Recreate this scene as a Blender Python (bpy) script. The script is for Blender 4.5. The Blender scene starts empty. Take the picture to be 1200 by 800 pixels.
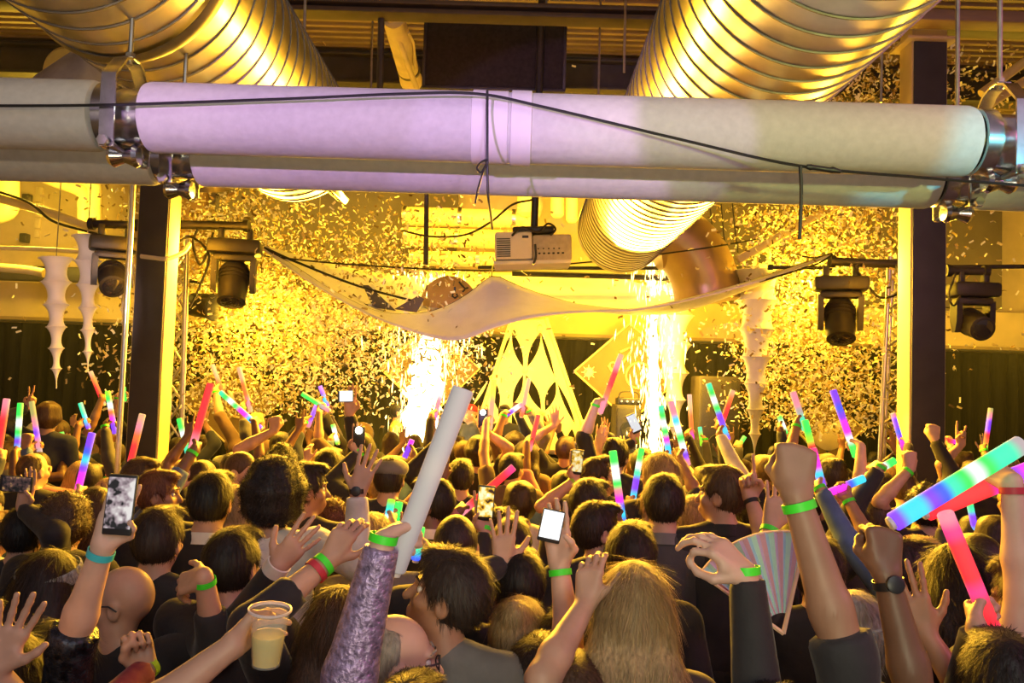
import bpy, bmesh, math, random
import numpy as np
from mathutils import Vector, Matrix

SC = bpy.context.scene
COL = SC.collection
RND = random.Random(7)
PI = math.pi

# ------------------------------------------------------------------ camera
CAM_Z, PITCH, ROLL, YAW = 2.40, math.radians(2.86), math.radians(1.8), math.radians(0.34)
F = Vector((math.sin(-YAW) * math.cos(PITCH), math.cos(YAW) * math.cos(PITCH), math.sin(PITCH)))
R0 = F.cross(Vector((0, 0, 1))).normalized()
U0 = R0.cross(F).normalized()
RT = (R0 * math.cos(ROLL) + U0 * math.sin(ROLL)).normalized()
UP = (U0 * math.cos(ROLL) - R0 * math.sin(ROLL)).normalized()
EYE = Vector((0, 0, CAM_Z))
cam_data = bpy.data.cameras.new('camera')
cam = bpy.data.objects.new('camera', cam_data)
COL.objects.link(cam)
cam_data.sensor_width = 36
cam_data.lens = 30
cam_data.clip_end = 100
cam_data.clip_start = 0.05
cam.matrix_world = Matrix(((RT.x, UP.x, -F.x, EYE.x), (RT.y, UP.y, -F.y, EYE.y), (RT.z, UP.z, -F.z, EYE.z), (0, 0, 0, 1)))
SC.camera = cam

def at(px, py, Y):
    """The place at depth Y along the hall that the photograph shows at this pixel."""
    d = F + RT * ((px - 600) / 1000.0) - UP * ((py - 400) / 1000.0)
    return EYE + d * (Y / d.y)

def to_px(p):
    q = Vector(p) - EYE
    z = q.dot(F)
    return 600 + 1000 * q.dot(RT) / z, 400 - 1000 * q.dot(UP) / z

# ------------------------------------------------------------------ view, world, lights
SC.view_settings.view_transform = 'Standard'
SC.view_settings.look = 'None'
SC.view_settings.exposure = 0.0
SC.view_settings.gamma = 1.0
SC.view_settings.use_curve_mapping = False
SC.cycles.use_denoising = True
SC.cycles.max_bounces = 5
SC.cycles.diffuse_bounces = 3
SC.cycles.glossy_bounces = 3
SC.cycles.transmission_bounces = 4
SC.cycles.volume_bounces = 0
SC.cycles.transparent_max_bounces = 8
SC.cycles.sample_clamp_indirect = 6

world = bpy.data.worlds.new('world')
SC.world = world
world.use_nodes = True
bg = world.node_tree.nodes['Background']
bg.inputs[0].default_value = (0.56, 0.41, 0.48, 1)
bg.inputs[1].default_value = 0.30

def light(name, kind, loc, energy, color, size=0.1, target=None, spot=None, blend=0.2, size_y=None):
    d = bpy.data.lights.new(name, kind)
    d.energy = energy
    d.color = color
    if kind == 'AREA':
        d.size = size
        if size_y:
            d.shape = 'RECTANGLE'
            d.size_y = size_y
    else:
        d.shadow_soft_size = size
    if kind == 'SPOT':
        d.spot_size = math.radians(spot)
        d.spot_blend = blend
    o = bpy.data.objects.new(name, d)
    COL.objects.link(o)
    o.location = loc
    if target is not None:
        o.rotation_euler = (Vector(target) - Vector(loc)).to_track_quat('-Z', 'Y').to_euler()
    return o

GOLD = (1.0, 0.565, 0.025)
# the two spark fountains, the stage wash and added board and rim lamps
light('fountain_light', 'POINT', at(492, 440, 11.0), 560, GOLD, 0.25)
light('fountain_light', 'POINT', at(768, 400, 11.2), 560, GOLD, 0.25)
light('stage_wash', 'AREA', (0, 11.6, 5.6), 560, GOLD, 6.0, (0, 12.6, 1.0), size_y=1.0)
light('stage_uplight', 'AREA', (-0.2, 13.3, 0.9), 260, GOLD, 6.5, (-0.2, 13.6, 6), size_y=0.4)
light('board_lamp', 'SPOT', (0.35, 11.5, 3.15), 170, GOLD, 0.15, (0.25, 13.0, 2.0), 62, 0.6)  # unseen lamp added to brighten the triangular board
light('side_wash', 'POINT', at(300, 370, 10.3), 380, GOLD, 0.3)
light('side_wash', 'POINT', at(955, 330, 10.0), 420, GOLD, 0.3)
light('rim_wash', 'AREA', (0.0, 8.05, 3.55), 2000, (1.0, 0.50, 0.03), 7.0, (0, 3.6, 1.3), size_y=0.4)  # unseen area lamp added to put a rim on the crowd's heads
# house lights behind and beside the audience; fill lamps added for pipes, spikes, walls
light('purple_spot', 'SPOT', (-1.6, -1.4, 2.9), 860, (0.72, 0.38, 0.95), 0.03, at(440, 170, 3.3), 24, 0.12)
light('purple_spot', 'SPOT', (1.0, -1.2, 2.9), 210, (0.60, 0.40, 0.98), 0.03, at(680, 190, 3.3), 17, 0.1)
light('green_spot', 'SPOT', (2.4, -1.0, 2.9), 420, (0.72, 0.80, 0.22), 0.1, at(960, 160, 3.3), 30, 0.6)
light('cyan_spot', 'SPOT', (3.2, -0.4, 3.2), 420, (0.05, 0.75, 1.0), 0.05, at(1168, 170, 3.2), 6, 0.3)
light('front_fill', 'AREA', (0.6, -2.2, 5.0), 75, (0.80, 0.84, 0.82), 3.0, (0.3, 4, 1.5))
light('magenta_wash', 'AREA', (4.6, 1.0, 4.2), 60, (1.0, 0.25, 0.55), 1.0, (1.0, 4.5, 1.6))

light('cream_spot', 'SPOT', (-2.2, -1.2, 2.9), 150, (0.95, 0.75, 0.5), 0.1, at(20, 150, 3.3), 26, 0.6)
light('pipe_uplight', 'SPOT', (0.2, -0.6, 2.0), 150, (0.85, 0.78, 0.48), 0.3, (0.2, 3.5, 3.5), 95, 1.0)  # added to lift the shade on the rear pipe
light('spike_spot', 'SPOT', (-2.3, 4.4, 2.9), 420, (1.0, 0.66, 0.55), 0.1, at(85, 365, 8.4), 22, 0.4)  # added lamp that brightens the dim left spikes
light('left_wall_wash', 'POINT', (-6.6, 11.5, 4.6), 400, (1.0, 0.62, 0.05), 0.3)  # added lamp to brighten the left wall and its pipes
light('right_wall_wash', 'POINT', (6.8, 11.5, 3.4), 300, (1.0, 0.60, 0.04), 0.3)

# ------------------------------------------------------------------ materials
_M = {}
def mat(name, color, rough=0.6, metal=0.0, noise=0.0, scale=8.0, bump=0.0, stretch=None, spec=0.5, emit=None, emit_s=0.0, sheen=0.0, transl=0.0):
    if name in _M:
        return _M[name]
    m = bpy.data.materials.new(name)
    m.use_nodes = True
    nt = m.node_tree
    b = nt.nodes['Principled BSDF']
    b.inputs['Base Color'].default_value = (*color, 1)
    b.inputs['Roughness'].default_value = rough
    b.inputs['Metallic'].default_value = metal
    b.inputs['Specular IOR Level'].default_value = spec
    if sheen:
        b.inputs['Sheen Weight'].default_value = sheen
        b.inputs['Sheen Roughness'].default_value = 0.4
    if emit:
        b.inputs['Emission Color'].default_value = (*emit, 1)
        b.inputs['Emission Strength'].default_value = emit_s
    if noise or bump:
        tc = nt.nodes.new('ShaderNodeTexCoord')
        mp = nt.nodes.new('ShaderNodeMapping')
        if stretch:
            mp.inputs['Scale'].default_value = stretch
        nz = nt.nodes.new('ShaderNodeTexNoise')
        nz.inputs['Scale'].default_value = scale
        nz.inputs['Detail'].default_value = 4
        nt.links.new(tc.outputs['Object'], mp.inputs[0])
        nt.links.new(mp.outputs[0], nz.inputs['Vector'])
        if noise:
            mx = nt.nodes.new('ShaderNodeMix')
            mx.data_type = 'RGBA'
            mx.inputs[6].default_value = (*[c * (1 - noise) for c in color], 1)
            mx.inputs[7].default_value = (*[min(1, c * (1 + noise)) for c in color], 1)
            rp = nt.nodes.new('ShaderNodeMapRange')
            rp.inputs[1].default_value = 0.3
            rp.inputs[2].default_value = 0.7
            nt.links.new(nz.outputs[0], rp.inputs[0])
            nt.links.new(rp.outputs[0], mx.inputs[0])
            nt.links.new(mx.outputs[2], b.inputs['Base Color'])
        if bump:
            bp = nt.nodes.new('ShaderNodeBump')
            bp.inputs['Strength'].default_value = bump
            bp.inputs['Distance'].default_value = 0.02
            nt.links.new(nz.outputs[0], bp.inputs['Height'])
            nt.links.new(bp.outputs[0], b.inputs['Normal'])
    if transl:
        tr = nt.nodes.new('ShaderNodeBsdfTranslucent')
        tr.inputs[0].default_value = (*color, 1)
        ms = nt.nodes.new('ShaderNodeMixShader')
        ms.inputs[0].default_value = transl
        out = nt.nodes['Material Output']
        nt.links.new(b.outputs[0], ms.inputs[1])
        nt.links.new(tr.outputs[0], ms.inputs[2])
        nt.links.new(ms.outputs[0], out.inputs[0])
    _M[name] = m
    return m

def glow(name, color, strength, sample=True):
    if name in _M:
        return _M[name]
    m = bpy.data.materials.new(name)
    m.use_nodes = True
    nt = m.node_tree
    nt.nodes.remove(nt.nodes['Principled BSDF'])
    e = nt.nodes.new('ShaderNodeEmission')
    e.inputs[0].default_value = (*color, 1)
    e.inputs[1].default_value = strength
    nt.links.new(e.outputs[0], nt.nodes['Material Output'].inputs[0])
    if not sample:
        m.cycles.emission_sampling = 'NONE'
    _M[name] = m
    return m

# ------------------------------------------------------------------ mesh helpers
def frame_of(d, hint=(0, 0, 1)):
    d = Vector(d).normalized()
    h = Vector(hint)
    if abs(d.dot(h.normalized())) > 0.97:
        h = Vector((0, 1, 0)) if abs(d.y) < 0.9 else Vector((1, 0, 0))
    a = d.cross(h).normalized()
    return a, d.cross(a).normalized(), d

class MB:
    def __init__(self):
        self.v, self.f = [], []
    def add(self, vs, fs):
        b = len(self.v)
        self.v.extend([tuple(x) for x in vs])
        self.f.extend([tuple(i + b for i in f) for f in fs])
        return self
    def box(self, c, s, rot=None, bevel=None):
        """A chamfered box: centre, full size, optional rotation matrix."""
        c = Vector(c)
        hx, hy, hz = s[0] / 2, s[1] / 2, s[2] / 2
        b = min(hx, hy, hz) * 0.25 if bevel is None else min(bevel, min(hx, hy, hz) * 0.9)
        bm = bmesh.new()
        bmesh.ops.create_cube(bm, size=1.0)
        for v in bm.verts:
            v.co = Vector((v.co.x * 2 * hx, v.co.y * 2 * hy, v.co.z * 2 * hz))
        if b > 0:
            bmesh.ops.bevel(bm, geom=bm.edges[:], offset=b, segments=2, profile=0.5, affect='EDGES')
        bm.verts.index_update()
        vs = [(rot @ v.co if rot else v.co) + c for v in bm.verts]
        self.add(vs, [[v.index for v in f.verts] for f in bm.faces])
        bm.free()
        return self
    def tube(self, pts, r, n=10, caps=True, hint=(0, 0, 1), flat=1.0):
        pts = [Vector(p) for p in pts]
        rr = r if isinstance(r, (list, tuple)) else [r] * len(pts)
        rings = []
        pa = None
        for i, p in enumerate(pts):
            d = pts[min(i + 1, len(pts) - 1)] - pts[max(i - 1, 0)]
            if d.length < 1e-9:
                d = Vector((0, 0, 1))
            d.normalize()
            if pa is None:
                a, bb, _ = frame_of(d, hint)
            else:
                a = (pa - d * pa.dot(d))
                a = a.normalized() if a.length > 1e-6 else frame_of(d)[0]
                bb = d.cross(a).normalized()
            pa = a
            rings.append([p + (a * math.cos(2 * PI * k / n) + bb * math.sin(2 * PI * k / n) * flat) * rr[i] for k in range(n)])
        vs = [v for ring in rings for v in ring]
        fs = []
        for i in range(len(pts) - 1):
            for k in range(n):
                k2 = (k + 1) % n
                fs.append((i * n + k, i * n + k2, (i + 1) * n + k2, (i + 1) * n + k))
        if caps:
            fs.append(tuple(reversed(range(n))))
            fs.append(tuple((len(pts) - 1) * n + k for k in range(n)))
        return self.add(vs, fs)
    def lathe(self, prof, base, axis, n=24, caps=True):
        """prof: (distance along the axis, radius) pairs."""
        a, bb, d = frame_of(axis)
        base = Vector(base)
        vs = []
        for h, r in prof:
            for k in range(n):
                t = 2 * PI * k / n
                vs.append(base + d * h + (a * math.cos(t) + bb * math.sin(t)) * r)
        fs = []
        for i in range(len(prof) - 1):
            for k in range(n):
                k2 = (k + 1) % n
                fs.append((i * n + k, i * n + k2, (i + 1) * n + k2, (i + 1) * n + k))
        if caps:
            fs.append(tuple(reversed(range(n))))
            fs.append(tuple((len(prof) - 1) * n + k for k in range(n)))
        return self.add(vs, fs)
    def prism(self, poly, thick, origin, ux, uy):
        """A flat outline (2D points) given a thickness."""
        ux, uy = Vector(ux).normalized(), Vector(uy).normalized()
        nz = ux.cross(uy).normalized()
        o = Vector(origin)
        n = len(poly)
        vs = [o + ux * x + uy * y - nz * thick / 2 for x, y in poly] + [o + ux * x + uy * y + nz * thick / 2 for x, y in poly]
        fs = [tuple(reversed(range(n))), tuple(range(n, 2 * n))]
        for i in range(n):
            j = (i + 1) % n
            fs.append((i, j, n + j, n + i))
        return self.add(vs, fs)
    def build(self, name, m, parent=None, smooth=40):
        me = bpy.data.meshes.new(name)
        me.from_pydata(self.v, [], self.f)
        me.update()
        bm = bmesh.new()
        bm.from_mesh(me)
        bmesh.ops.recalc_face_normals(bm, faces=bm.faces)
        bm.to_mesh(me)
        bm.free()
        if smooth:
            me.polygons.foreach_set('use_smooth', [True] * len(me.polygons))
            me.set_sharp_from_angle(angle=math.radians(smooth))
        o = bpy.data.objects.new(name, me)
        COL.objects.link(o)
        me.materials.append(m)
        if parent is not None:
            o.parent = parent
            o.matrix_parent_inverse = parent.matrix_basis.inverted()
        return o

def tag(o, label, cat, group=None, kind=None):
    o['label'] = label
    o['category'] = cat
    if group:
        o['group'] = group
    if kind:
        o['kind'] = kind
    return o

def thing(name, loc, label, cat, group=None):
    o = bpy.data.objects.new(name, None)
    COL.objects.link(o)
    o.location = loc
    o.empty_display_size = 0.1
    return tag(o, label, cat, group)

def struct(mb, name, m, parent=None, smooth=40):
    o = mb.build(name, m, parent, smooth)
    if parent is None:
        o['kind'] = 'structure'
    return o

def spline(pts, n):
    """Catmull-Rom through the points."""
    P = [Vector(p) for p in pts]
    P = [P[0] * 2 - P[1]] + P + [P[-1] * 2 - P[-2]]
    out = []
    segs = len(P) - 3
    for i in range(segs):
        for k in range(n):
            t = k / n
            p0, p1, p2, p3 = P[i:i + 4]
            out.append(0.5 * ((2 * p1) + (p2 - p0) * t + (2 * p0 - 5 * p1 + 4 * p2 - p3) * t * t + (3 * p1 - p0 - 3 * p2 + p3) * t ** 3))
    out.append(P[-2])
    return out
# ------------------------------------------------------------------ shared materials
M_WALL = mat('cream_painted_block', (0.62, 0.50, 0.27), 0.7, noise=0.10, scale=3, bump=0.15)
M_FLOOR = mat('dark_concrete', (0.10, 0.09, 0.085), 0.7, noise=0.25, scale=2, bump=0.1)
M_DECK = mat('brown_roof_deck', (0.22, 0.16, 0.10), 0.55, noise=0.2, scale=2)
M_STEEL = mat('dark_painted_steel', (0.035, 0.032, 0.034), 0.5, noise=0.3, scale=5, bump=0.05)
M_COLM = mat('column_paint', (0.038, 0.036, 0.040), 0.6, noise=0.15, scale=5, bump=0.05)  # shade of the unlit front face put into the colour
M_BLACK = mat('black_plastic', (0.02, 0.02, 0.022), 0.4, noise=0.2, scale=20)
M_CLOTHB = mat('black_curtain_cloth', (0.010, 0.0095, 0.011), 0.9, noise=0.3, scale=6, stretch=(6, 6, 0.5), bump=0.2, spec=0.08)
M_GALV = mat('galvanised_steel', (0.66, 0.62, 0.58), 0.28, 1.0, noise=0.22, scale=5, bump=0.04)
M_SEAM = mat('seam_steel', (0.16, 0.14, 0.12), 0.5, 0.8, noise=0.2, scale=10)  # darkened: groove shadow at the seams put into the metal colour
M_CHROME = mat('bright_steel_band', (0.75, 0.75, 0.76), 0.22, 1.0, noise=0.15, scale=20)
M_CANVAS = mat('white_canvas_jacket', (0.56, 0.55, 0.53), 0.85, noise=0.06, scale=30, bump=0.12)
M_PIPEY = mat('cream_painted_pipe', (0.70, 0.58, 0.33), 0.45, noise=0.10, scale=6)
M_ALU = mat('aluminium_tube', (0.70, 0.70, 0.72), 0.3, 1.0, noise=0.1, scale=12)
M_WHITE = mat('white_stretch_fabric', (0.78, 0.74, 0.70), 0.75, noise=0.06, scale=6, bump=0.06, transl=0.15)
M_CABLE = mat('black_rubber_cable', (0.012, 0.012, 0.013), 0.5)
M_ROD = mat('zinc_rod', (0.35, 0.33, 0.30), 0.4, 0.9, noise=0.2, scale=15)

# ------------------------------------------------------------------ room shell
struct(MB().box((0, 6.2, -0.05), (21, 19, 0.1), bevel=0), 'floor', M_FLOOR)
struct(MB().box((0, 14.95, 3.5), (21, 0.2, 7.2), bevel=0), 'wall_back', M_WALL)
struct(MB().box((-10.1, 8.0, 3.5), (0.2, 14, 7.2), bevel=0), 'wall_left', M_WALL)
struct(MB().box((10.1, 8.0, 3.5), (0.2, 14, 7.2), bevel=0), 'wall_right', M_WALL)
mb = MB()
ys = []
y = 4.0
while y < 15.0:
    ys += [(y, 6.62), (y + 0.05, 6.62), (y + 0.075, 6.55), (y + 0.135, 6.55)]
    y += 0.16
vs, fs = [], []
for (yy, zz) in ys:
    vs += [(-10.2, yy, zz), (10.2, yy, zz), (10.2, yy, zz + 0.1), (-10.2, yy, zz + 0.1)]
for i in range(len(ys) - 1):
    a = i * 4
    for k in range(4):
        fs.append((a + k, a + (k + 1) % 4, a + 4 + (k + 1) % 4, a + 4 + k))
mb.add(vs, fs)
struct(mb, 'ceiling', M_DECK, smooth=0)

def hbeam(name, y, z0, z1, w=0.26, m=M_STEEL):
    b = MB()
    b.box((0, y, z0 + 0.02), (20, w, 0.04), bevel=0.006)
    b.box((0, y, z1 - 0.02), (20, w, 0.04), bevel=0.006)
    b.box((0, y, (z0 + z1) / 2), (20, 0.03, z1 - z0 - 0.06), bevel=0)
    struct(b, name, m)
hbeam('beam', 7.35, 5.59, 5.71, 0.2, mat('brown_beam_paint', (0.06, 0.042, 0.03), 0.6, noise=0.2))
hbeam('beam', 10.6, 6.10, 6.50)
hbeam('beam', 13.2, 5.9, 6.30)

def column(px, Y, w, name):
    c = at(px, 300, Y)
    b = MB()
    b.box((c.x, Y + 0.12, 2.84), (w, 0.24, 5.70), bevel=0.015)
    b.box((c.x, Y + 0.12, 0.02), (w * 1.7, w * 1.7, 0.04), bevel=0.006)
    b.box((c.x, Y + 0.12, 5.46), (w * 1.4, w * 1.2, 0.03), bevel=0.006)
    struct(b, name, M_WALL)
    struct(MB().box((c.x, Y - 0.008, 2.74), (w - 0.03, 0.016, 5.4), bevel=0.004), 'trim_' + ('6' if px < 600 else '7'), M_COLM)  # added dark plate in place of shade on the column's front
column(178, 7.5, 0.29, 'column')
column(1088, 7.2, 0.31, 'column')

# cream bulkhead over the curtains, ledges and grey panel above it
b = MB()
b.box((0, 14.55, 3.55), (20, 0.6, 0.62), bevel=0.02)
struct(b, 'trim_1', M_WALL)
struct(MB().box((0, 14.22, 3.22), (20, 0.08, 0.10), bevel=0.01), 'trim_2', mat('brown_ledge', (0.30, 0.22, 0.12), 0.6, noise=0.1))
struct(MB().box((5.6, 14.7, 5.25), (5.4, 0.16, 2.6), bevel=0.02), 'trim_3', mat('grey_wall_panel', (0.16, 0.13, 0.10), 0.7, noise=0.2, scale=2))  # grey panels, widened past the real ones to darken behind the confetti
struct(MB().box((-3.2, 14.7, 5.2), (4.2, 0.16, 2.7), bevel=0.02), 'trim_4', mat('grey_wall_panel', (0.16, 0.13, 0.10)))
struct(MB().box((-6.0, 14.66, 5.2), (1.1, 0.16, 2.4), bevel=0.02), 'trim_5', mat('rust_wall_panel', (0.26, 0.14, 0.06), 0.7, noise=0.3, scale=3))
struct(MB().box((0, 12.75, 0.32), (13, 3.8, 0.64), bevel=0.03), 'floor_stage', M_STEEL)

def curtain(x0, x1, y, z0, z1, label):
    n = int((x1 - x0) / 0.035)
    vs, fs = [], []
    rr = random.Random(int(x0 * 10))
    ph = [rr.uniform(0, 6) for _ in range(4)]
    for i in range(n + 1):
        x = x0 + (x1 - x0) * i / n
        for z, amp in ((z1, 0.03), (z1 - 0.4, 0.05), ((z0 + z1) / 2, 0.06), (z0, 0.075)):
            yy = y + amp * (math.sin(x * 26 + ph[0]) + 0.5 * math.sin(x * 41 + ph[1]) + 0.4 * math.sin(x * 9 + ph[2]))
            vs.append((x, yy, z))
    for i in range(n):
        for k in range(3):
            a = i * 4 + k
            fs.append((a, a + 4, a + 5, a + 1))
    t = thing('stage_curtain', ((x0 + x1) / 2, y, z1), label, 'curtain', 'black curtains along the back wall')
    o = MB().add(vs, fs).build('drape', M_CLOTHB, t, 60)
    sm = o.modifiers.new('thickness', 'SOLIDIFY')
    sm.thickness = 0.01
    MB().tube([(x0, y, z1 + 0.03), (x1, y, z1 + 0.03)], 0.02, 8).build('curtain_rail', M_STEEL, t)
curtain(-9.6, -3.35, 14.05, 0.66, 3.16, 'black pleated curtain behind the hanging white spikes and the left column')
curtain(-3.3, 4.6, 14.05, 0.66, 3.16, 'black pleated curtain behind the triangular stage board and the diamond boards')
curtain(4.65, 9.6, 14.05, 0.66, 3.16, 'black pleated curtain to the right of the right-hand column')

# ------------------------------------------------------------------ big spiral ducts
def duct(X, Z, r, y0, y1, label, pitch=0.17):
    t = thing('spiral_duct', (X, (y0 + y1) / 2, Z), label, 'duct')
    MB().lathe([(0, r - 0.03), (0, r), (y1 - y0, r), (y1 - y0, r - 0.03), (0.0, r - 0.03)], (X, y0, Z), (0, 1, 0), 72, caps=False).build('duct_shell', M_GALV, t)
    s = MB()
    y = y0 + 0.05
    while y < y1:
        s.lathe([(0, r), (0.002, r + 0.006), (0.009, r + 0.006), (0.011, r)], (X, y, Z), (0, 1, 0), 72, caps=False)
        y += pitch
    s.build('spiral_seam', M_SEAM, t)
    return t
ta = duct(1.13, 4.17, 0.49, 1.6, 9.4, 'large silver spiral duct receding above the right of the stage', 0.15)
MB().lathe([(0, 0.46), (0.05, 0.50), (0.09, 0.50), (0.12, 0.46)], (1.13, 9.36, 4.17), (0, 1, 0), 48, caps=False).build('end_collar', M_GALV, ta)
tb = duct(-1.76, 4.24, 0.49, 1.6, 6.5, 'large silver spiral duct receding above the left of the stage', 0.15)
# angled seam and cut-in branch on the left duct
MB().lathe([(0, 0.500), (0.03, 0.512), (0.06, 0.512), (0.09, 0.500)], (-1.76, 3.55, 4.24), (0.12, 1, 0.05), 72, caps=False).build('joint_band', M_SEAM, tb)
MB().lathe([(0, 0.36), (0.22, 0.30), (0.5, 0.30)], (-2.0, 4.5, 4.0), (-0.8, 0.1, -0.5), 40).build('branch_take_off', mat('dull_sheet_steel', (0.35, 0.33, 0.31), 0.5, 0.8, noise=0.2), tb)
g = MB()
gc = Vector((-1.45, 6.2, 3.84))
rotg = Matrix.Rotation(math.radians(38), 3, 'Y')
g.box(gc, (0.34, 0.4, 0.05), rotg, 0.01)
g.build('grille_frame', M_GALV, tb)
g = MB()
for k in range(7):
    g.box(gc + rotg @ Vector((0, -0.15 + 0.05 * k, -0.03)), (0.27, 0.022, 0.02), rotg, 0.004)
g.build('grille_slats', M_STEEL, tb)
t = thing('sheet_metal_duct', (1.95, 10.2, 4.05), 'smooth amber-lit duct bend beside the far end of the right spiral duct', 'duct')
arc = [(1.75 + 0.55 * math.sin(a), 10.3, 3.95 + 0.9 * math.cos(a) - 0.6) for a in [x * 0.16 for x in range(-2, 10)]]
MB().tube(arc, 0.40, 32).build('duct_bend', mat('tan_sheet_metal', (0.42, 0.30, 0.16), 0.35, 0.6, noise=0.15, scale=4), t)
# small round duct and rods below the roof
t = thing('round_duct', (-1.3, 8.8, 5.85), 'short yellow-lit round pipe hanging below the roof left of the black panel', 'duct')
MB().lathe([(0, 0.11), (1.6, 0.12), (1.62, 0.13), (1.68, 0.13), (1.70, 0.10)], (-1.28, 8.0, 5.87), (-0.02, 1, -0.01), 28).build('pipe_shell', M_PIPEY, t)
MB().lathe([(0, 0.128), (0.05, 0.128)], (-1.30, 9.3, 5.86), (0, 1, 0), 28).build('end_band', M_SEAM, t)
tag(MB().tube([at(455, 16, 7.9), at(490, 108, 9.3)], 0.032, 10).build('conduit', M_PIPEY), 'thin straight conduit slanting between the round pipe and the black panel', 'conduit')
tag(MB().tube([at(478, 38, 8.3), at(484, 50, 8.6), at(487, 80, 9.0)], 0.018, 8).build('conduit', M_PIPEY), 'short bent conduit close to the left edge of the black panel', 'conduit')

# black hanging panel under the roof
t = thing('acoustic_baffle', at(580, 61, 8.4), 'large black rectangular panel hanging under the roof above the pipes', 'panel')
c = at(580, 61, 8.4)
rr = Matrix.Identity(3)
MB().box(c, (1.38, 0.10, 0.76), None, 0.012).build('panel_face', mat('black_felt', (0.022, 0.018, 0.017), 0.95, noise=0.3, scale=30), t)
fr = MB()
for sx, sz, w, h in ((0, 0.39, 1.42, 0.03), (0, -0.39, 1.42, 0.03), (-0.70, 0, 0.03, 0.8), (0.70, 0, 0.03, 0.8)):
    fr.box(c + Vector((sx, 0, sz)), (w, 0.12, h), None, 0.006)
fr.build('panel_frame', M_STEEL, t)
for dx in (-0.5, 0.5):
    MB().tube([c + Vector((dx, 0, 0.38)), (c.x + dx, c.y, 6.56)], 0.012, 6).build('hanger_wire', M_ROD, t)

# ------------------------------------------------------------------ the two insulated pipes and their hangers
PR = 0.137
def insulated_pipe(Y, Z, xl, xr, label, wraps=False):
    t = thing('insulated_pipe', (0, Y, Z), label, 'pipe', )
    gap = 0.085
    for a, b_ in ((-5.0, xl - gap), (xl + gap, xr - gap), (xr + gap, 5.0)):
        m = MB().lathe([(0, PR - 0.03), (0.012, PR - 0.006), (0.03, PR), (b_ - a - 0.03, PR), (b_ - a - 0.012, PR - 0.006), (b_ - a, PR - 0.03)], (a, Y, Z), (1, 0, 0), 48)
        m.build('insulation_jacket', M_CANVAS, t)
    for x in (xl, xr):
        MB().lathe([(-gap - 0.02, PR - 0.028), (gap + 0.02, PR - 0.028)], (x, Y, Z), (1, 0, 0), 48, caps=False).build('bare_pipe', M_CHROME, t)
        MB().lathe([(-0.03, PR - 0.02), (-0.028, PR - 0.008), (0.028, PR - 0.008), (0.03, PR - 0.02)], (x - 0.05, Y, Z), (1, 0, 0), 48, caps=False).build('shield_band', M_CHROME, t)
    if wraps:
        for x0, x1, rr_ in ((-0.20, -0.145, 0.006), (-0.145, -0.06, 0.004), (-0.05, 0.03, 0.008)):
            arcp = [( -0.012, 0)]
            MB().lathe([(0, PR), (0.002, PR + rr_), (x1 - x0 - 0.002, PR + rr_), (x1 - x0, PR)], (x0, Y, Z), (1, 0, 0), 48, caps=False).build('paper_sleeve', mat('white_paper_sleeve', (0.75, 0.72, 0.72), 0.7, noise=0.05), t)
    return t
Y1, Z1, Y2, Z2 = 3.30, 3.40, 3.72, 3.365
insulated_pipe(Y1, Z1, -1.565, 1.83, 'front white canvas-wrapped pipe across the hall, with paper sleeves at mid-span', True)
insulated_pipe(Y2, Z2, -1.52, 1.895, 'rear white canvas-wrapped pipe, just behind and below the front one')

def hanger(x, Y, Z, label, rods=True):
    t = thing('pipe_hanger', (x, Y, Z), label, 'hanger', )
    r = PR + 0.012
    w, th = 0.055, 0.010
    for s in (-1, 1):
        path = [(x, Y + s * 0.025, Z + r + 0.075), (x, Y + s * 0.07, Z + r + 0.06), (x, Y + s * (r + 0.01), Z + r - 0.03), (x, Y + s * (r + 0.012), Z - 0.02), (x, Y + s * (r + 0.005), Z - r - 0.01)]
        bmx = MB()
        pts = [Vector(p) for p in path]
        vs, fs = [], []
        for i, p in enumerate(pts):
            d = (pts[min(i + 1, 4)] - pts[max(i - 1, 0)]).normalized()
            nrm = d.cross(Vector((1, 0, 0))).normalized()
            for sx, sn in ((-1, -1), (1, -1), (1, 1), (-1, 1)):
                vs.append(p + Vector((sx * w / 2, 0, 0)) + nrm * sn * th / 2)
        for i in range(4):
            for k in range(4):
                fs.append((i * 4 + k, i * 4 + (k + 1) % 4, i * 4 + 4 + (k + 1) % 4, i * 4 + 4 + k))
        fs += [(3, 2, 1, 0), (16, 17, 18, 19)]
        bmx.add(vs, fs)
        bmx.build('yoke_strap', M_CHROME, t, 30)
    MB().box((x, Y, Z + r + 0.078), (w, 0.07, 0.012), None, 0.003).build('yoke_top', M_CHROME, t)
    bz = Z - r + 0.005
    bt = MB().tube([(x, Y - r - 0.04, bz), (x, Y + r + 0.04, bz)], 0.011, 10)
    bt.build('cross_bolt', M_ROD, t)
    for s in (-1, 1):
        MB().lathe([(0, 0.021), (0.016, 0.021)], (x, Y + s * (r + 0.012) - 0.008 * (1 - s), bz), (0, s, 0), 6).build('nut', M_ROD, t)
    MB().lathe([(-0.062, 0.012), (-0.058, 0.036), (-0.042, 0.046), (-0.02, 0.036), (0, 0.028), (0.02, 0.036), (0.042, 0.046), (0.058, 0.036), (0.062, 0.012)], (x, Y, Z - r - 0.005), (1, 0, 0), 24).build('pipe_roller', mat('roller_steel', (0.5, 0.5, 0.55), 0.2, 1.0, noise=0.2), t)
    MB().tube([(x, Y, Z + r + 0.06), (x, Y, 6.6)], 0.010, 8).build('threaded_rod', M_ROD, t)
    MB().lathe([(0, 0.02), (0.02, 0.02)], (x, Y, Z + r + 0.085), (0, 0, 1), 6).build('rod_nut', M_ROD, t)
hanger(-1.56, Y1, Z1, 'steel clevis hanger round the left end of the front pipe')
hanger(1.86, Y1, Z1, 'cyan-lit steel clevis hanger round the right end of the front pipe')
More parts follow.
